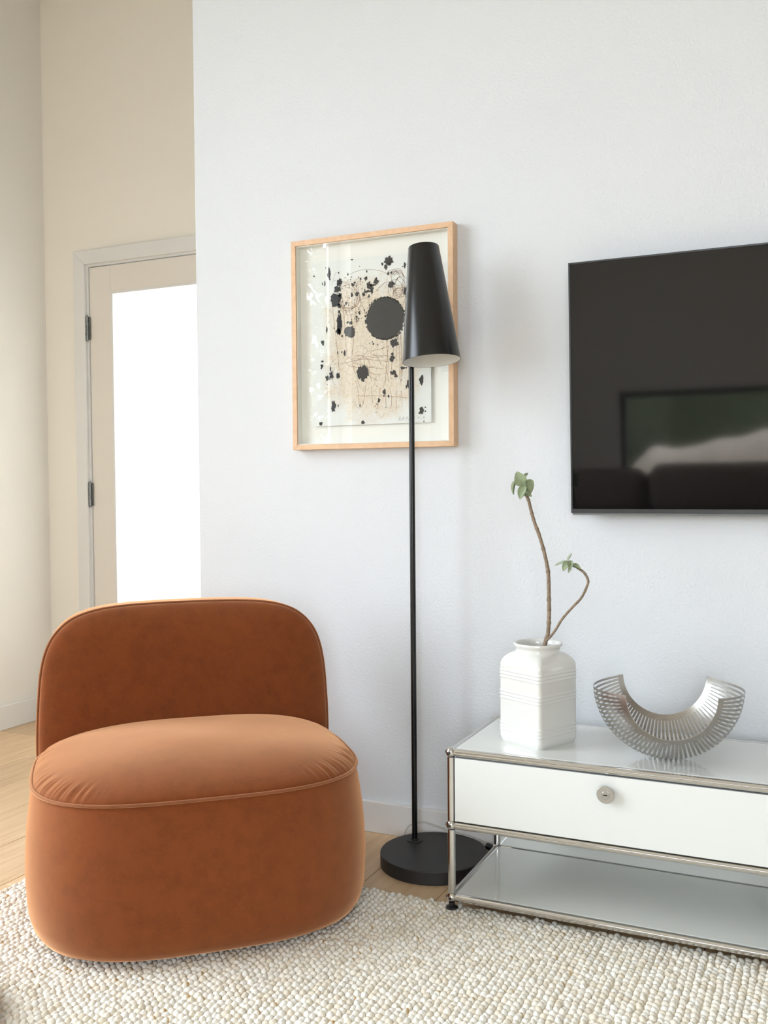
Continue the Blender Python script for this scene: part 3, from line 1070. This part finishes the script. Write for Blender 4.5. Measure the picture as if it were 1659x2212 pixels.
def blot(cx, cy, rx, ry, seed, jagged=0.22, n=None):
    n = n or (220 if rx > 100 else 90 if rx > 15 else 26)
    base = len(ink_v)
    x0, z0 = sheet_xy(cx, cy)
    ink_v.append((x0, -0.0012, z0))
    for i in range(n):
        a = 2 * math.pi * i / n
        ca, sa = math.cos(a), math.sin(a)
        f = 1 + jagged * 1.6 * noise.noise(Vector((ca * 1.6, sa * 1.6, seed * 3.7))) + jagged * 0.9 * noise.noise(Vector((ca * 5, sa * 5, seed * 1.3))) + jagged * 0.7 * noise.noise(Vector((ca * 13, sa * 13, seed * 2.3)))
        if rx > 100:
            f = 1 + 0.03 * noise.noise(Vector((ca * 2.2, sa * 2.2, seed))) + 0.05 * noise.noise(Vector((ca * 11, sa * 11, seed))) + 0.05 * noise.noise(Vector((ca * 30, sa * 30, seed)))
        ink_v.append((x0 + rx * UNIT * f * ca, -0.0012, z0 + ry * UNIT * 0.98 * f * sa))
    for i in range(n):
        ink_f.append((base, base + 1 + i, base + 1 + (i + 1) % n))
    if min(rx, ry) >= 12:              # blots large enough to pick out are parts of their own
        raw('ink_blot', ink_v[base:], [tuple(k - base for k in q) for q in ink_f[-n:]], M['ink'], sheet, smooth=False)
        del ink_v[base:]
        del ink_f[-n:]


blot(962, 880, 226, 238, 5.0)
for i, b_ in enumerate(BLOTS):
    blot(*b_, i + 1.0, 0.34 if b_[2] < 50 else 0.2)
for i in range(60):          # ragged rim of the large disc
    a = rnd.uniform(0, 6.28)
    blot(962 + 238 * math.cos(a), 880 - 250 * math.sin(a), rnd.uniform(4, 12), rnd.uniform(4, 12), 100 + i, 0.3, 10)
for i in range(230):         # fine spatter
    cx, cy = rnd.choice([(rnd.uniform(170, 1250), rnd.uniform(180, 2000)), (rnd.gauss(600, 90), rnd.gauss(460, 60)), (rnd.gauss(500, 60), rnd.gauss(720, 60)), (rnd.gauss(650, 50), rnd.gauss(860, 40)), (rnd.gauss(1000, 90), rnd.gauss(1120, 30))])
    s = abs(rnd.gauss(0, 3.2)) + 1.2
    blot(cx, cy, s, s * rnd.uniform(0.8, 2.0), 300 + i, 0.3, 7)
sp = raw('ink_spatter', ink_v, ink_f, M['ink'], sheet, smooth=False)
sp['kind'] = 'stuff'

ln_v, ln_f = [], []


def stroke(pts, w=1.5, store=None):
    vs, fs = store or (ln_v, ln_f)
    P = [Vector((*sheet_xy(*p), 0)) for p in pts]
    base = len(vs)
    for i, p in enumerate(P):
        t = (P[min(i + 1, len(P) - 1)] - P[max(i - 1, 0)])
        t.normalize()
        nn = Vector((-t.y, t.x, 0)) * w * 1.35 * UNIT
        for q in (p - nn, p + nn):
            vs.append((q.x, -0.0009, q.y))
    for i in range(len(P) - 1):
        a = base + 2 * i
        fs.append((a, a + 1, a + 3, a + 2))


def arc(cx, cy, rx, ry, a0, a1, n=26, wob=5):
    s = rnd.uniform(0, 50)
    return [(cx + rx * math.cos(a0 + (a1 - a0) * i / n) + wob * noise.noise(Vector((i * 0.3, s, 0))), cy + ry * math.sin(a0 + (a1 - a0) * i / n) + wob * noise.noise(Vector((i * 0.3, s, 5)))) for i in range(n + 1)]


def seg(xa, ya, xb, yb, bow=12, n=14):
    s = rnd.uniform(0, 50)
    dx, dy = xb - xa, yb - ya
    L = math.hypot(dx, dy) + 1e-6
    out = []
    for i in range(n + 1):
        t = i / n
        o = bow * math.sin(math.pi * t) + 4 * noise.noise(Vector((t * 4, s, 0)))
        out.append((xa + dx * t - dy / L * o, ya + dy * t + dx / L * o))
    return out


for i in range(6):
    stroke(arc(520 + rnd.gauss(0, 14), 640 + rnd.gauss(0, 14), 125 + rnd.gauss(0, 18), 140 + rnd.gauss(0, 20), rnd.uniform(-2, 0), rnd.uniform(2.5, 5), 40, 10), 1.3)
for i in range(9):
    stroke(arc(1120 + rnd.gauss(0, 26), 490 + rnd.gauss(0, 50), 80 + rnd.gauss(0, 22), 90 + rnd.gauss(0, 35), rnd.uniform(-3, 0), rnd.uniform(2, 5), 34, 12), 1.3)
for i in range(7):
    x = rnd.uniform(1030, 1180)
    stroke(arc(x, rnd.uniform(330, 430), 60, 40, math.pi, 2 * math.pi, 12, 6), 1.3)
stroke(arc(770, 420, 260, 120, math.pi * 1.15, math.pi * 1.85), 1.2)
for xa, ya, xb, yb in ((320, 740, 400, 1500), (460, 740, 500, 1330), (500, 560, 580, 990), (610, 760, 560, 1320), (640, 610, 720, 830), (725, 560, 780, 720), (1090, 1060, 1085, 1420), (1120, 1040, 1130, 1600), (1150, 1030, 1160, 1560),
                        (970, 1120, 990, 1500), (1000, 1200, 960, 1620), (1060, 1230, 1020, 1560), (1140, 1060, 1140, 1640), (960, 1440, 1000, 1640), (600, 1620, 640, 1900), (730, 1630, 690, 1880), (790, 1690, 800, 1880), (850, 1620, 850, 1560),
                        (900, 1700, 860, 1960), (960, 1740, 965, 1930), (1020, 1740, 1020, 1950), (1090, 1740, 1090, 1960), (1150, 1740, 1155, 1900), (560, 1430, 660, 1720), (740, 1440, 790, 1620), (560, 690, 700, 820), (440, 620, 520, 900)):
    stroke(seg(xa, ya, xb, yb, rnd.uniform(-10, 10)), 1.2)
for xa, ya, xb, yb in ((420, 1420, 940, 1330), (500, 1360, 1000, 1390), (510, 1440, 830, 1450), (560, 1400, 940, 1480), (610, 1800, 1240, 1820), (690, 1340, 1060, 1330), (740, 1270, 1010, 1200), (740, 1270, 540, 1430), (660, 1200, 750, 1265),
                        (760, 1510, 900, 1545), (760, 1560, 850, 1605), (820, 1300, 905, 1430), (640, 1360, 660, 1440), (690, 1330, 700, 1460), (430, 440, 560, 440), (880, 520, 960, 450), (650, 680, 760, 640), (850, 560, 1010, 440)):
    stroke(seg(xa, ya, xb, yb, rnd.uniform(-22, 22)), 1.2)
stroke(arc(650, 1440, 125, 120, -2.2, 1.3), 1.3)
stroke(arc(590, 1390, 110, 60, 1.5, 4.5), 1.2)
stroke(arc(640, 1860, 50, 85, 0, 3.1), 1.2)
for i in range(14):
    xa, ya = rnd.uniform(260, 1150), rnd.uniform(480, 1900)
    stroke(seg(xa, ya, xa + rnd.uniform(-60, 60), ya + rnd.uniform(-160, 160), rnd.uniform(-20, 20)), 0.8)
el_ = raw('etched_lines', ln_v, ln_f, M['line'], sheet, smooth=False)
el_['kind'] = 'stuff'
# pencil scrawl near the lower right corner
pv, pf = [], []
stroke([(1108, 2090), (1125, 2050), (1135, 2042), (1128, 2068), (1122, 2088), (1138, 2082), (1150, 2066), (1158, 2074), (1170, 2050), (1178, 2044), (1165, 2078), (1160, 2092)], 1.4, (pv, pf))
stroke([(1192, 2088), (1205, 2052), (1214, 2040), (1210, 2070), (1222, 2062), (1226, 2078), (1240, 2070), (1262, 2074)], 1.4, (pv, pf))
stroke([(1340, 2052), (1352, 2038), (1350, 2060), (1366, 2052)], 1.4, (pv, pf))
stroke([(1398, 2060), (1412, 2036), (1418, 2040), (1408, 2060), (1424, 2052)], 1.4, (pv, pf))
pm = raw('pencil_scrawl', pv, pf, M['pencil'], sheet, smooth=False)
pm['kind'] = 'stuff'


# ------------------------------------------------------------------ floor lamp
LBX, LBY, LBR = -0.157, 0.273, 0.146
PXX, PYY = -0.237, 0.328
lamp = thing('floor_lamp', 'tall black floor lamp with tilted cone shade and round base', 'lamp', (LBX, LBY, 0))
bm = bmesh.new()
lathe(bm, [(0.0, 0.0), (LBR - 0.002, 0.0), (LBR, 0.002), (LBR, 0.0335), (LBR - 0.0012, 0.0355), (LBR - 0.003, 0.036), (0.0, 0.036)], 96)
finish(bm, 'base', M['blackbase'], lamp, smooth=12)
pl = Vector((PXX - LBX, PYY - LBY, 0))
bm = bmesh.new()
lathe(bm, [(0.024, 0.0), (0.024, 0.0016), (0.0235, 0.002), (0.010, 0.002), (0.010, 0.006), (0.0, 0.006)], 40, Matrix.Translation(pl + Vector((0, 0, 0.036))))
finish(bm, 'collar', M['blackbase'], lamp, smooth=35)
bm = bmesh.new()
tube(bm, pl + Vector((0, 0, 0.038)), pl + Vector((0, 0, 1.56)), 0.0078, 20)
finish(bm, 'pole', M['black'], lamp, smooth=60)
dn = Vector((0.82, -0.57, 0)).normalized()
axis = (dn * 0.118 + Vector((0, 0, -1))).normalized()
Bc = Vector((PXX - LBX, PYY - LBY, 0)) + dn * 0.099 + Vector((0.002, 0.001, 1.364))
SL = 0.311
Tc = Bc - axis * SL
R0, R1 = 0.0418, 0.0785
mm = align_z(-axis, Bc)
bm = bmesh.new()
lathe(bm, [(R1 - 0.0016, 0.0), (R1, 0.0), (R0, SL), (R0 - 0.001, SL + 0.0015), (0.0, SL + 0.0015)], 72, mm)
for f in list(bm.faces):
    if len(f.verts) > 10 and (f.calc_center_median() - Bc).length < 0.02:
        bm.faces.remove(f)
shade = finish(bm, 'shade', M['black'], lamp, smooth=35)
bm = bmesh.new()
lathe(bm, [(R1 - 0.0016, 0.0002), (R0 - 0.0016, SL - 0.003), (0.0, SL - 0.003)], 72, mm)
for f in list(bm.faces):
    if len(f.verts) > 10 and (f.calc_center_median() - Bc).length < 0.02:
        bm.faces.remove(f)
finish(bm, 'shade_lining', M['shadelining'], shade, smooth=35)
bm = bmesh.new()
tube(bm, Bc - axis * 0.30, Bc - axis * 0.17, 0.018, 20)
ball(bm, Bc - axis * 0.15, 0.026)
finish(bm, 'bulb', M['shadelining'], lamp, smooth=60)
bm = bmesh.new()
hp = pl + Vector((0, 0, 1.555))
tube(bm, hp, Tc + axis * 0.13 - dn * 0.048, 0.006, 14)
ball(bm, hp, 0.0105)
finish(bm, 'swivel_bracket', M['black'], lamp, smooth=60)
cord_pts = [(-0.304, 0.405, 0.004), (-0.301, 0.407, 0.022), (-0.290, 0.408, 0.041), (-0.271, 0.409, 0.051), (-0.243, 0.410, 0.057), (-0.202, 0.411, 0.050), (-0.166, 0.411, 0.0425), (-0.12, 0.411, 0.038), (-0.08, 0.409, 0.032), (-0.049, 0.406, 0.025), (-0.031, 0.402, 0.017)]
bm = bmesh.new()
sweep(bm, smooth_path([Vector(p) - Vector((LBX, LBY, 0)) for p in cord_pts], 6), 0.0016, 8)
cord = finish(bm, 'power_cord', M['cord'], lamp, smooth=60)
bm = bmesh.new()
sweep(bm, smooth_path([Vector(p) - Vector((LBX, LBY, 0)) for p in ((-0.052, 0.404, 0.020), (-0.044, 0.402, 0.020), (-0.03, 0.400, 0.017), (-0.012, 0.398, 0.016), (0.004, 0.398, 0.02), (0.016, 0.398, 0.012))], 5),
      [0.003] * 2 + [0.009] * 12 + [0.006] * 11 + [0.003], 10)
finish(bm, 'inline_switch', M['blackplastic'], cord, smooth=60)


# ------------------------------------------------------------------ vase
vase = thing('vase', 'square white glazed ceramic vase with ribbed bands on the sideboard', 'vase', (0.171, 0.149, TOPZ), math.radians(-26.5))
VH = 0.1995         # straight part
VS = 0.0676


def rr(a, r, n=6):
    """rounded-square ring of half-size a, corner radius r"""
    pts = []
    h = a - r
    for sx, sy, a0 in ((1, 1, 0), (-1, 1, 90), (-1, -1, 180), (1, -1, 270)):
        for i in range(n + 1):
            t = math.radians(a0 + 90 * i / n)
            pts.append((sx * h + r * math.cos(t), sy * h + r * math.sin(t)))
    # add edge midpoints for a smooth morph to the round neck
    out = []
    m = len(pts)
    for i in range(m):
        p, q = pts[i], pts[(i + 1) % m]
        out.append(p)
        if math.hypot(q[0] - p[0], q[1] - p[1]) > a:
            for k in range(1, 10):
                out.append((p[0] + (q[0] - p[0]) * k / 10, p[1] + (q[1] - p[1]) * k / 10))
    return out


def circ_like(ref, r):
    return [(r * x / math.hypot(x, y), r * y / math.hypot(x, y)) for x, y in ref]


ref = rr(VS, 0.010)
def blend(a, b, t):
    return [(p[0] * (1 - t) + q[0] * t, p[1] * (1 - t) + q[1] * t) for p, q in zip(a, b)]
prof = []
prof.append((0.0008, [(x * 0.90, y * 0.90) for x, y in ref]))
prof.append((0.0, [(x * 0.93, y * 0.93) for x, y in ref]))
prof.append((0.003, [(x * 0.955, y * 0.955) for x, y in ref]))
prof.append((0.009, [(x * 0.985, y * 0.985) for x, y in ref]))
zs = 0.014
bands = (0.0375, 0.1165, 0.1675)
z = zs
while z <= 0.192:
    bump = 0.0
    for zb in bands:
        for dz in (-0.0082, 0.0, 0.0082):
            bump = max(bump, math.exp(-((z - zb - dz) / 0.0021) ** 2))
    k = 1 + bump * 0.019
    prof.append((z, [(x * k, y * k) for x, y in ref]))
    z += 0.0011
# arched shoulder into the round neck
for z, t, r, sc in ((0.197, 0.0, 0.06, 0.998), (0.2025, 0.02, 0.062, 0.985), (0.207, 0.10, 0.062, 0.97), (0.2115, 0.25, 0.0615, 0.95), (0.2155, 0.45, 0.0605, 0.93), (0.2185, 0.68, 0.0585, 0.92), (0.2205, 0.9, 0.0562, 0.92), (0.2225, 1.0, 0.0545, 1), (0.226, 1.0, 0.0538, 1), (0.230, 1.0, 0.0545, 1)):
    a = [(x * sc, y * sc) for x, y in ref]
    prof.append((z, blend(a, circ_like(ref, r), t)))
bm = bmesh.new()
rings = []
for z, ring in prof:
    lift = []
    for x, y in ring:
        dz = 0.0
        if z > 0.155:                   # faces arch up in the middle, corners sag
            mid = 1 - min(abs(x), abs(y)) / max(abs(x), abs(y))
            w = min(1.0, max(0.0, (z - 0.178) / 0.015)) * (1 - min(1.0, max(0.0, (z - 0.204) / 0.018)))
            dz = w * (0.006 * mid - 0.006)
        lift.append(Vector((x, y, z + dz)))
    rings.append(lift)
loft(bm, rings, cap1=False)
body = finish(bm, 'vessel', M['ceramic'], vase, smooth=50)
bm = bmesh.new()                       # rope-twist rim with an inner neck
NRM = 120
rings = []
for r, z, tw in ((0.0540, 0.2295, 0), (0.0556, 0.2325, 1), (0.0592, 0.2355, 1), (0.0604, 0.2385, 1), (0.0594, 0.2415, 1), (0.0572, 0.2430, 0.6), (0.0545, 0.2425, 0), (0.0515, 0.2395, 0), (0.0495, 0.232, 0), (0.0500, 0.215, 0), (0.056, 0.19, 0), (0.058, 0.10, 0)):
    ring = []
    for i in range(NRM):
        t = 2 * math.pi * i / NRM
        d = -0.0016 * tw * max(0.0, math.cos(30 * t + (z - 0.2385) * 420)) ** 3
        ring.append(Vector(((r + d) * math.cos(t), (r + d) * math.sin(t), z)))
    rings.append(ring)
loft(bm, rings, cap0=False, cap1=True)
finish(bm, 'rim', M['ceramic'], vase, smooth=60)

# ------------------------------------------------------------------ plant cutting in the vase
PY = 0.149
plant = thing('plant_cutting', 'bare twig cutting with two sparse tufts of green leaves in the vase', 'plant', (0.19, PY, 0.60))
def pw(x, z, dy=0.0):
    return Vector((x - 0.19, dy, z - 0.60))
main = smooth_path([pw(0.190, 0.605, -0.012), pw(0.192, 0.635, -0.018), pw(0.197, 0.655, -0.02), pw(0.202, 0.672, -0.02), pw(0.204, 0.713, -0.016), pw(0.202, 0.758, -0.01), pw(0.198, 0.814), pw(0.188, 0.859, 0.006), pw(0.174, 0.904, 0.01),
                    pw(0.161, 0.937, 0.012), pw(0.153, 0.966, 0.01), pw(0.147, 0.994, 0.006), pw(0.1415, 1.008, 0.002), pw(0.1395, 1.026)], 9)
nm = len(main)
rads = []
for i in range(nm):
    t = i / (nm - 1)
    r = 0.0052 - 0.0016 * t
    if t < 0.16:
        r += 0.0016 * (1 - t / 0.16)
    r *= 1 + 0.22 * max(0.0, noise.noise(Vector((t * 34, 0, 0)))) + (0.28 if (i % 11) == 0 else 0.0)
    rads.append(r)
bm = bmesh.new()
sweep(bm, main, rads, 10)
finish(bm, 'stem', M['stem'], plant, smooth=60)
br = smooth_path([pw(0.198, 0.655, -0.022), pw(0.208, 0.664, -0.024), pw(0.221, 0.681, -0.024), pw(0.238, 0.710, -0.02), pw(0.261, 0.738, -0.014), pw(0.281, 0.761, -0.008), pw(0.292, 0.787), pw(0.2945, 0.802, 0.002), pw(0.286, 0.818, 0.004), pw(0.272, 0.829, 0.004), pw(0.257, 0.837, 0.002)], 8)
bm = bmesh.new()
sweep(bm, br, [0.0030 * (1 + 0.25 * max(0, noise.noise(Vector((i * 0.55, 4, 0)))) + (0.22 if i % 9 == 0 and i > 30 else 0)) for i in range(len(br))], 9)
finish(bm, 'branch', M['stem'], plant, smooth=60)


def leaf_mesh(name, L, W, cup, bend, mat):
    nu, nv = 12, 8
    v, f = [], []
    for i in range(nu + 1):
        t = i / nu
        w = W * (math.sin(math.pi * min(1, t ** 0.8)) ** 0.75) * (1.0 if t < 0.999 else 0.02) + 0.0008
        w *= 1 + 0.06 * (i % 2)
        for j in range(nv + 1):
            s = j / nv * 2 - 1
            x = s * w
            y = L * t
            z = cup * (s * s) * w * 1.2 - bend * t * t * L
            v.append((x, y, z))
    m0 = len(v)
    for p in list(v):
        v.append((p[0], p[1], p[2] - 0.0009))
    for i in range(nu):
        for j in range(nv):
            a = i * (nv + 1) + j
            q = (a, a + 1, a + nv + 2, a + nv + 1)
            f.append(q)
            f.append(tuple(m0 + k for k in q[::-1]))
    me = bpy.data.meshes.new(name)
    me.from_pydata(v, [], f)
    me.update()
    me.shade_smooth()
    me.materials.append(mat)
    return me


def put_leaf(base, tip, up, L, W, cup, bend, mat):
    d = (Vector(tip) - Vector(base)).normalized()
    u = Vector(up)
    u = (u - d * u.dot(d)).normalized()
    x = d.cross(u)
    m = Matrix((x, d, u)).transposed().to_4x4()
    m.translation = Vector(base)
    o = link('leaf', leaf_mesh('leaf', L, W, cup, bend, mat), None, plant)
    o.matrix_local = m


lf, ld = M['leaf'], M['leafdry']


def lpos(cx, cy, dy):
    """leaf positions measured on an enlargement of the plant -> plant metres"""
    return pw(0.14 + ((1060 + cx / 3.35) - 1134) * 0.00114, 1.007 - ((990 + cy / 3.35) - 1068) * 0.0011, dy)


LEAVES = [  # base, tip, depth at base and tip, half-width, facing, cup, bend, pale
    ((242, 190), (200, 100), 0.000, -0.016, 44, (-0.1, -1, 0.25), 0.35, 0.25, 0),
    ((186, 158), (146, 252), 0.002, -0.004, 20, (-0.75, -0.65, 0.2), 0.8, 0.25, 0),
    ((268, 150), (308, 236), 0.000, -0.010, 29, (0.5, -0.8, 0.3), 0.7, 0.35, 0),
    ((258, 196), (224, 288), -0.006, -0.020, 30, (-0.15, -1, 0.2), 0.6, 0.15, 0),
    ((250, 250), (306, 264), -0.004, -0.016, 19, (0.1, -0.8, 0.55), 0.4, 0.2, 0),
    ((250, 190), (272, 246), 0.004, 0.002, 15, (0.4, -0.9, 0.1), 0.4, 0.1, 0),
    ((244, 262), (192, 278), 0.004, 0.012, 11, (-0.3, -0.8, 0.4), 0.3, 0.2, 1),
    ((236, 130), (262, 92), 0.004, 0.014, 9, (0.3, -0.9, 0.2), 0.3, 0.4, 1),
    ((238, 135), (178, 90), 0.006, 0.016, 5, (0.1, -0.6, 0.7), 0.3, 0.4, 1),
    ((553, 742), (612, 700), 0.000, -0.008, 11, (-0.3, -0.75, 0.6), 0.5, -0.35, 1),
    ((556, 748), (474, 772), 0.000, -0.012, 9, (0, -0.6, 0.8), 0.4, 0.12, 1),
    ((574, 752), (534, 812), -0.002, -0.016, 24, (-0.3, -1, 0.2), 0.5, 0.15, 0),
    ((578, 744), (592, 796), -0.002, -0.018, 18, (0.2, -0.95, 0.3), 0.5, 0.2, 0),
    ((592, 772), (658, 788), -0.002, -0.012, 16, (0.15, -0.65, 0.75), 0.4, 0.25, 0),
    ((578, 786), (566, 834), 0.002, -0.004, 9, (0, -1, 0.1), 0.3, 0.1, 1),
]
for bs, tp, d0, d1, hw, fc, cup, bend, pale in LEAVES:
    B0, T0 = lpos(*bs, d0), lpos(*tp, d1)
    put_leaf(B0, T0, fc, (T0 - B0).length, hw / 3.35 * 0.00112, cup, bend, ld if pale else lf)
for a_, b_, d_ in (((243, 200), (186, 158), 0.001), ((246, 190), (268, 150), 0.0), ((245, 262), (240, 135), 0.002)):   # leaf stalks
    bm = bmesh.new()
    sweep(bm, smooth_path([lpos(*a_, 0), lpos((a_[0] + b_[0]) / 2, (a_[1] + b_[1]) / 2 - 4, d_), lpos(*b_, d_)], 4), 0.0013, 6)
    finish(bm, 'leaf_stalk', M['leafdry'], plant, smooth=60)

# ------------------------------------------------------------------ slatted steel bowl
BR, BI, BH = 0.1665, 0.0965, 0.120
bowl = thing('slatted_bowl', 'curved brushed steel fruit bowl of thin slats on the sideboard', 'bowl', (0.484, 0.122, TOPZ + BR + 0.0012), math.radians(12.5))


def brad(a):
    return BR - (BR - BI) * abs(a / BH) ** 2.1


NS = 46
A0, A1 = math.radians(180 + 1.0), math.radians(360 - 1.0)
sl_w = 0.0054
TK = 0.0006


def slat_mesh():
    bm = bmesh.new()
    nseg = 26
    rings = []
    for i in range(nseg + 1):
        a = -BH + 0.009 + (2 * BH - 0.018) * i / nseg
        r = brad(a)
        tw = 0.20 * math.sin(math.pi * i / nseg)          # slats open with a slight twist
        ring = []
        for s, o in ((-1, 1), (1, 1), (1, -1), (-1, -1)):
            tx = s * sl_w / 2 * math.cos(tw)
            tr_ = s * sl_w / 2 * math.sin(tw)
            ring.append(Vector((tx, a, -(r + tr_ + o * TK / 2))))
        rings.append(ring)
    loft(bm, rings)
    bmesh.ops.recalc_face_normals(bm, faces=bm.faces[:])
    me = bpy.data.meshes.new('slat')
    bm.to_mesh(me)
    bm.free()
    me.shade_smooth()
    me.set_sharp_from_angle(angle=math.radians(40))
    me.materials.append(M['steel'])
    return me


smesh = slat_mesh()
for i in range(NS):
    ang = A0 + (A1 - A0) * (i + 0.5) / NS
    o = bpy.data.objects.new('slat', smesh)
    COL.objects.link(o)
    o.parent = bowl
    o.rotation_euler = (0, -(ang - 1.5 * math.pi), 0)
for sgn in (-1, 1):
    bm = bmesh.new()
    rings = []
    for i in range(97):
        ang = A0 + (A1 - A0) * i / 96
        ring = []
        for a, o in ((BH, 1), (BH - 0.0105, 1), (BH - 0.0105, -1), (BH, -1)):
            r = brad(a) + o * TK / 2
            ring.append(Vector((r * math.cos(ang), sgn * a, r * math.sin(ang))))
        rings.append(ring)
    loft(bm, rings)
    finish(bm, 'rim_band', M['steel'], bowl, smooth=40)


# ------------------------------------------------------------------ fluffy grey thing at the near left corner
fur = thing('fur_pouf', 'grey fluffy fur edge poking in at the bottom left corner of rug', 'pouf', (-0.775, -0.953, 0.0205))
bm = bmesh.new()
lathe(bm, [(0.0, 0.0), (0.15, 0.0), (0.185, 0.02), (0.195, 0.05), (0.18, 0.085), (0.13, 0.11), (0.0, 0.12)], 48)
core = finish(bm, 'cushion', simple('grey_fur_base', rgb(168, 160, 158), 0.95, var=0.2, vscale=60), fur, smooth=60)


def fur_mesh():
    r = np.random.default_rng(3)
    n = 16000
    t = r.uniform(0, 2 * np.pi, n)
    u = r.uniform(0.0, 1.0, n)
    zz = 0.005 + 0.108 * u
    rad = np.interp(zz, [0, 0.02, 0.05, 0.085, 0.11, 0.12], [0.15, 0.185, 0.195, 0.18, 0.13, 0.02])
    P = np.stack([rad * np.cos(t), rad * np.sin(t), zz], 1)
    nrm = np.stack([np.cos(t), np.sin(t), (zz - 0.05) * 12], 1)
    nrm /= np.linalg.norm(nrm, axis=1, keepdims=True)
    d = nrm + r.normal(0, 0.35, (n, 3)) + np.array([0, 0, -0.25])
    d /= np.linalg.norm(d, axis=1, keepdims=True)
    L = r.uniform(0.018, 0.032, (n, 1))
    s = np.cross(d, r.normal(0, 1, (n, 3)))
    s /= np.linalg.norm(s, axis=1, keepdims=True)
    w = 0.0006
    mid = P + d * L * 0.55
    tip = P + d * L + np.array([0, 0, -0.004])
    V = np.stack([P - s * w, P + s * w, mid + s * w * 0.7, mid - s * w * 0.7, tip], 1)
    for k in range(5):
        V[:, k, 2] = np.maximum(V[:, k, 2], 0.003)
    idx = (np.arange(n) * 5)[:, None]
    tris = np.concatenate([idx + np.array([[0, 1, 2]]), idx + np.array([[0, 2, 3]]), idx + np.array([[3, 2, 4]])], 0)
    me = bpy.data.meshes.new('fur_pile')
    me.vertices.add(n * 5)
    me.vertices.foreach_set('co', V.reshape(-1).astype(np.float32))
    me.loops.add(len(tris) * 3)
    me.loops.foreach_set('vertex_index', tris.reshape(-1).astype(np.int32))
    me.polygons.add(len(tris))
    me.polygons.foreach_set('loop_start', np.arange(0, len(tris) * 3, 3, dtype=np.int32))
    me.update(calc_edges=True)
    base = np.array(rgb(196, 188, 186)[:3]) * r.normal(1, 0.2, (n, 1))
    c = np.repeat(np.clip(base, 0.02, 1)[:, None, :], 5, 1)
    at = me.color_attributes.new('tint', 'FLOAT_COLOR', 'POINT')
    at.data.foreach_set('color', np.concatenate([c.reshape(-1, 3), np.ones((n * 5, 1))], 1).reshape(-1).astype(np.float32))
    return me


fp = link('fur_pile', fur_mesh(), M['fur'], fur)
fp['kind'] = 'stuff'
fur.scale = (1, 1, 0.55)


# ------------------------------------------------------------------ behind the camera: the sofa mirrored in the screen
sofa = thing('sofa', 'cream linen sofa mirrored in the dark television screen', 'sofa', (-0.35, -3.9, 0))
def sbox(name, lo, hi, mat, bev, seg=4):
    return boxo(name, lo, hi, mat, sofa, bev, seg)
sbox('base', (-1.2, -0.45, 0.05), (1.2, 0.45, 0.28), M['sofadark'], 0.03)
sbox('backrest', (-1.2, -0.45, 0.285), (1.2, -0.24, 0.70), M['sofadark'], 0.06)
for s in (-1, 1):
    sbox('arm', (s * 1.2 - (0.2 if s > 0 else 0), -0.235, 0.285), (s * 1.2 + (0.2 if s < 0 else 0), 0.45, 0.55), M['sofadark'], 0.05)
for s in (0, 1):
    sbox('seat_cushion', (-0.995 + s * 0.995, -0.23, 0.285), (-0.005 + s * 0.995, 0.46, 0.44), M['sofadark'], 0.05)
    sbox('back_cushion', (-0.99 + s * 0.99, -0.235, 0.445), (-0.02 + s * 0.99, -0.03, 0.76 + 0.03 * s), M['sofadark'], 0.09)


# ------------------------------------------------------------------ trees outside the left window
def conifer(loc, H, seed, label, dens=7):
    r = random.Random(seed)
    t = thing('conifer_tree', label, 'tree', loc, 0, 'trees outside the window')
    bm = bmesh.new()
    tube(bm, (0, 0, 0), (0, 0, H), 0.16, 10, 0.03)
    finish(bm, 'trunk', M['bark'], t)
    v, f = [], []
    z = 0.6
    while z < H * 0.97:
        L = 0.4 + 2.0 * (1 - z / H) ** 0.8
        for b in range(dens):
            az = r.uniform(0, 2 * math.pi)
            droop = r.uniform(0.25, 0.5)
            for s in range(int(L * 14)):
                q = (s + r.random()) / (L * 14)
                if q < 0.12:
                    continue
                c = Vector((math.cos(az) * L * q, math.sin(az) * L * q, z - droop * L * q * q + r.uniform(-0.05, 0.05)))
                d = Vector((math.cos(az) + r.gauss(0, 0.6), math.sin(az) + r.gauss(0, 0.6), -0.6 + r.gauss(0, 0.3))).normalized()
                w = d.cross(Vector((r.gauss(0, 1), r.gauss(0, 1), r.gauss(0, 1)))).normalized() * 0.035
                l = r.uniform(0.12, 0.24)
                k = len(v)
                v += [c - w * 0.3, c + w, c + d * l, c - w]
                f.append((k, k + 1, k + 2, k + 3))
        z += 0.26
    fo = raw('foliage', v, f, M['needle'], t, smooth=False)
    fo['kind'] = 'stuff'
    return t


conifer((-4.5, -6.3, -0.2), 8.0, 1, 'tall conifer mirrored in the glass of the framed print', 26)
conifer((-8.4, -1.2, -0.2), 7.0, 2, 'broad conifer outside the left window, nearer the entry')
conifer((-5.6, -11.0, -0.2), 6.0, 4, 'shorter conifer outside the left window, farthest from the entry')
